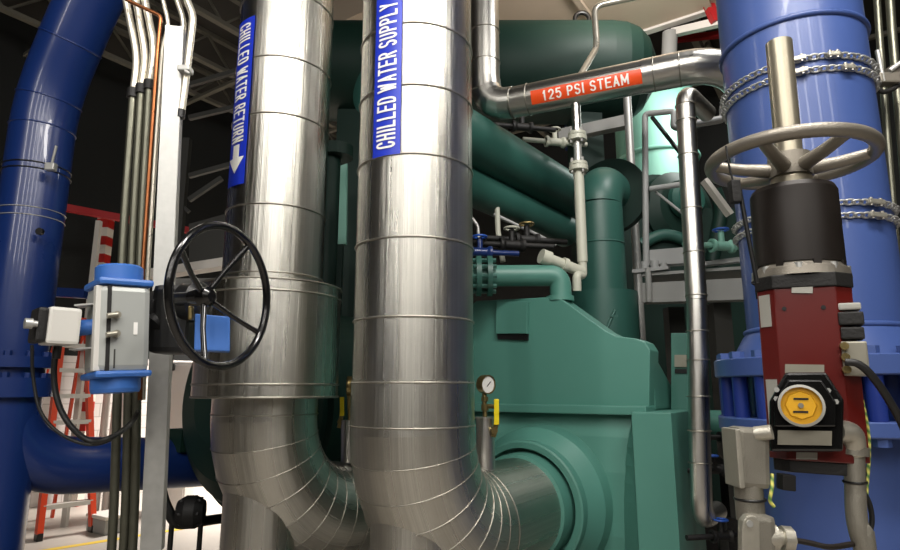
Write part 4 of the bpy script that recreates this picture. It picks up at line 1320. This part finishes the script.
tag(link('bent_pipe', MB().tube(fillet([at(694, 124, 3.9), at(724, 119, 3.9), at(723, 104, 3.9), at(740, 101, 3.9)], .04, 4), .028, 12), 'grey_rail'), 'small grey pipe with square bends just left of the blue pipe', 'pipe')
# thin pale pipe in front of the vessel
tag(link('vent_pipe', MB().tube(fillet([at(660, -8, 4.6), at(594, 6, 4.6), at(597, 47, 4.6), at(580, 76, 4.4)], .08, 5), .026, 14), 'conduit_bright'), 'thin pale pipe with bends in front of the dark green vessel', 'pipe')
# ceiling duct and beams over the vessel
dz = 5.95
def onz(px, py, z):
    d = ray(px, py)
    return d*((z-EYE)/d.z) + V((0, 0, EYE))
dk = [onz(x, y, dz) for x, y in ((430, 35), (640, 31), (760, 3), (760, -160), (430, -160))]
du = thing('sheet_duct', 'broad tan sheet metal duct under the roof above the green vessel', 'duct', (dk[1].x, dk[1].y, dz))
a1 = max(p.dot(U) for p in dk)
b_far = onz(640, 31, dz).dot(W)
part('casing', du, 'tan', MB().box(uw(-1.9, b_far-1.1, dz+.4), (6.4, 2.2, .8), (U, W, Z)))
part('edge_angle', du, 'rail_white', MB().box(uw(-1.9, b_far+.04, dz+.02), (6.4, .1, .1), (U, W, Z)))
for i, a in enumerate((-3.4, -2.2, -1.0)):
    part('stiffener', du, 'tan', MB().box(uw(a, b_far-1.1, dz-.03), (.07, 2.2, .05), (U, W, Z)))
for a in (-4.6, .8):
    part('hanger', du, 'galv', MB().tube([uw(a, b_far-.6, dz+.7), uw(a, b_far-.6, H)], .012, 8))
tag(link('steel_girder', MB().beam(at(672, 33, 6.6), at(720, 22, 6.2), .08, .09), 'rail_white'), 'pale girder end just left of the big blue pipe top', 'girder')
tag(link('steel_girder', MB().beam(at(670, 40, 7.4), at(725, 34, 7.0), .08, .07), 'red_beam'), 'red horizontal bar left of the big blue pipe top', 'girder')
tag(link('steel_girder', MB().beam(at(703, -8, 6.2), at(716, 22, 6.2), .09, .09, V((0, 1, 0))), 'red_beam'), 'red slanting brace left of the big blue pipe top', 'girder')
tag(link('hanger_rod', MB().tube([at(670, 33, 6.6), at(669, 60, 6.6)], .09, 12), 'beam_grey'), 'short grey hanger post right of the vessel dome', 'hanger')
# dark pump sets in the gap low on the right
pg = thing('pump_set', 'dark pump and pipework in the shadowy gap left of the blue pipe', 'pump', ground(690, 560))
gp = at(690, 500, 4.1)
part('casing', pg, 'black_matte', MB().lathe([(0, 0), (.2, 0), (.26, .08), (.26, .3), (.2, .38), (0, .38)], gp, (-.4, 1, 0), 28))
part('motor', pg, 'black_matte', MB().lathe([(0, .38), (.17, .4), (.17, .9), (0, .92)], gp, (-.4, 1, 0), 24))
part('base', pg, 'black_matte', MB().box(V((gp.x, gp.y+.4, (gp.z-.1)/2)), (.5, 1.0, gp.z-.1)))
part('pipe', pg, 'green_shaded', MB().tube(fillet([at(715, 428, 4.0), at(690, 440, 4.0), at(684, 500, 4.0)], .12), .06, 16))
part('pipe', pg, 'black', MB().tube(fillet([at(672, 470, 3.9), at(705, 455, 3.9), at(740, 480, 3.9)], .1), .045, 16))
tag(link('green_header', MB().tube([at(660, 420, 3.9), at(760, 424, 3.5)], .07, 20), 'green'), 'green level pipe peeping between end box and blue flange', 'pipe')

# ================================================================== light
def area(name, loc, tgt, sx, sy, power, col=(1, 1, 1), spread=180):
    l = bpy.data.lights.new(name, 'AREA')
    l.shape = 'RECTANGLE'; l.size = sx; l.size_y = sy
    l.energy = power; l.color = col; l.spread = R(spread)
    o = bpy.data.objects.new(name, l)
    C.objects.link(o)
    o.location = loc
    d = (V(tgt)-V(loc))
    o.rotation_euler = d.to_track_quat('-Z', 'Y').to_euler()
    return o
WARM = (1, .955, .90)
area('ceiling_lamp_right', (1.1, .6, 4.7), (.95, 2.6, 1.0), 2.0, .4, 118, WARM)
area('ceiling_lamp_left', (-.9, .2, 4.7), (-.7, 2.9, 1.2), 1.6, .35, 48, WARM)
for i, (x, y, pw, wd) in enumerate(((-4.6, -3.4, 90, .35), (-2.4, -4.8, 90, .3), (-.5, -4.4, 70, .3), (1.6, -4.8, 70, .35), (3.6, -4.0, 60, .4))):
    area('streak_light_rear', (x, y, 5.4), (x*.2, 2, 1.6), wd, 3.4, pw, WARM)  # unseen strip lights added behind the camera to streak the pipe metal
area('fill_light_back_left', uw(-7.3, 6.5, 4.6), uw(-7.6, 6.8, 0), 1.6, .8, 420, (1, .95, .9), 105)  # unseen light added to brighten the floor at the back left
area('fill_light_platform', (2.3, 2.9, 5.2), (1.6, 4.4, 2.4), .8, .3, 45, (1, .98, .95))  # unseen light added to brighten the platform and green riser
area('fill_light_tank', (3.1, 6.2, 5.0), (2.5, 7.3, 3.2), .6, .6, 40, (.95, 1, .95))  # unseen light added to brighten the pale tank
area('fill_uplight_duct', at(640, -75, 4.4), at(640, 10, 7), .6, .3, 60, WARM)  # unseen uplight added to brighten the underside of the duct
w = bpy.data.worlds.new('World')
bpy.context.scene.world = w
w.use_nodes = True
w.node_tree.nodes['Background'].inputs[0].default_value = (.5, .55, .6, 1)
w.node_tree.nodes['Background'].inputs[1].default_value = .05
vs = bpy.context.scene.view_settings
vs.view_transform = 'Standard'
vs.look = 'None'
vs.exposure = 0
vs.gamma = 1
vs.use_curve_mapping = False
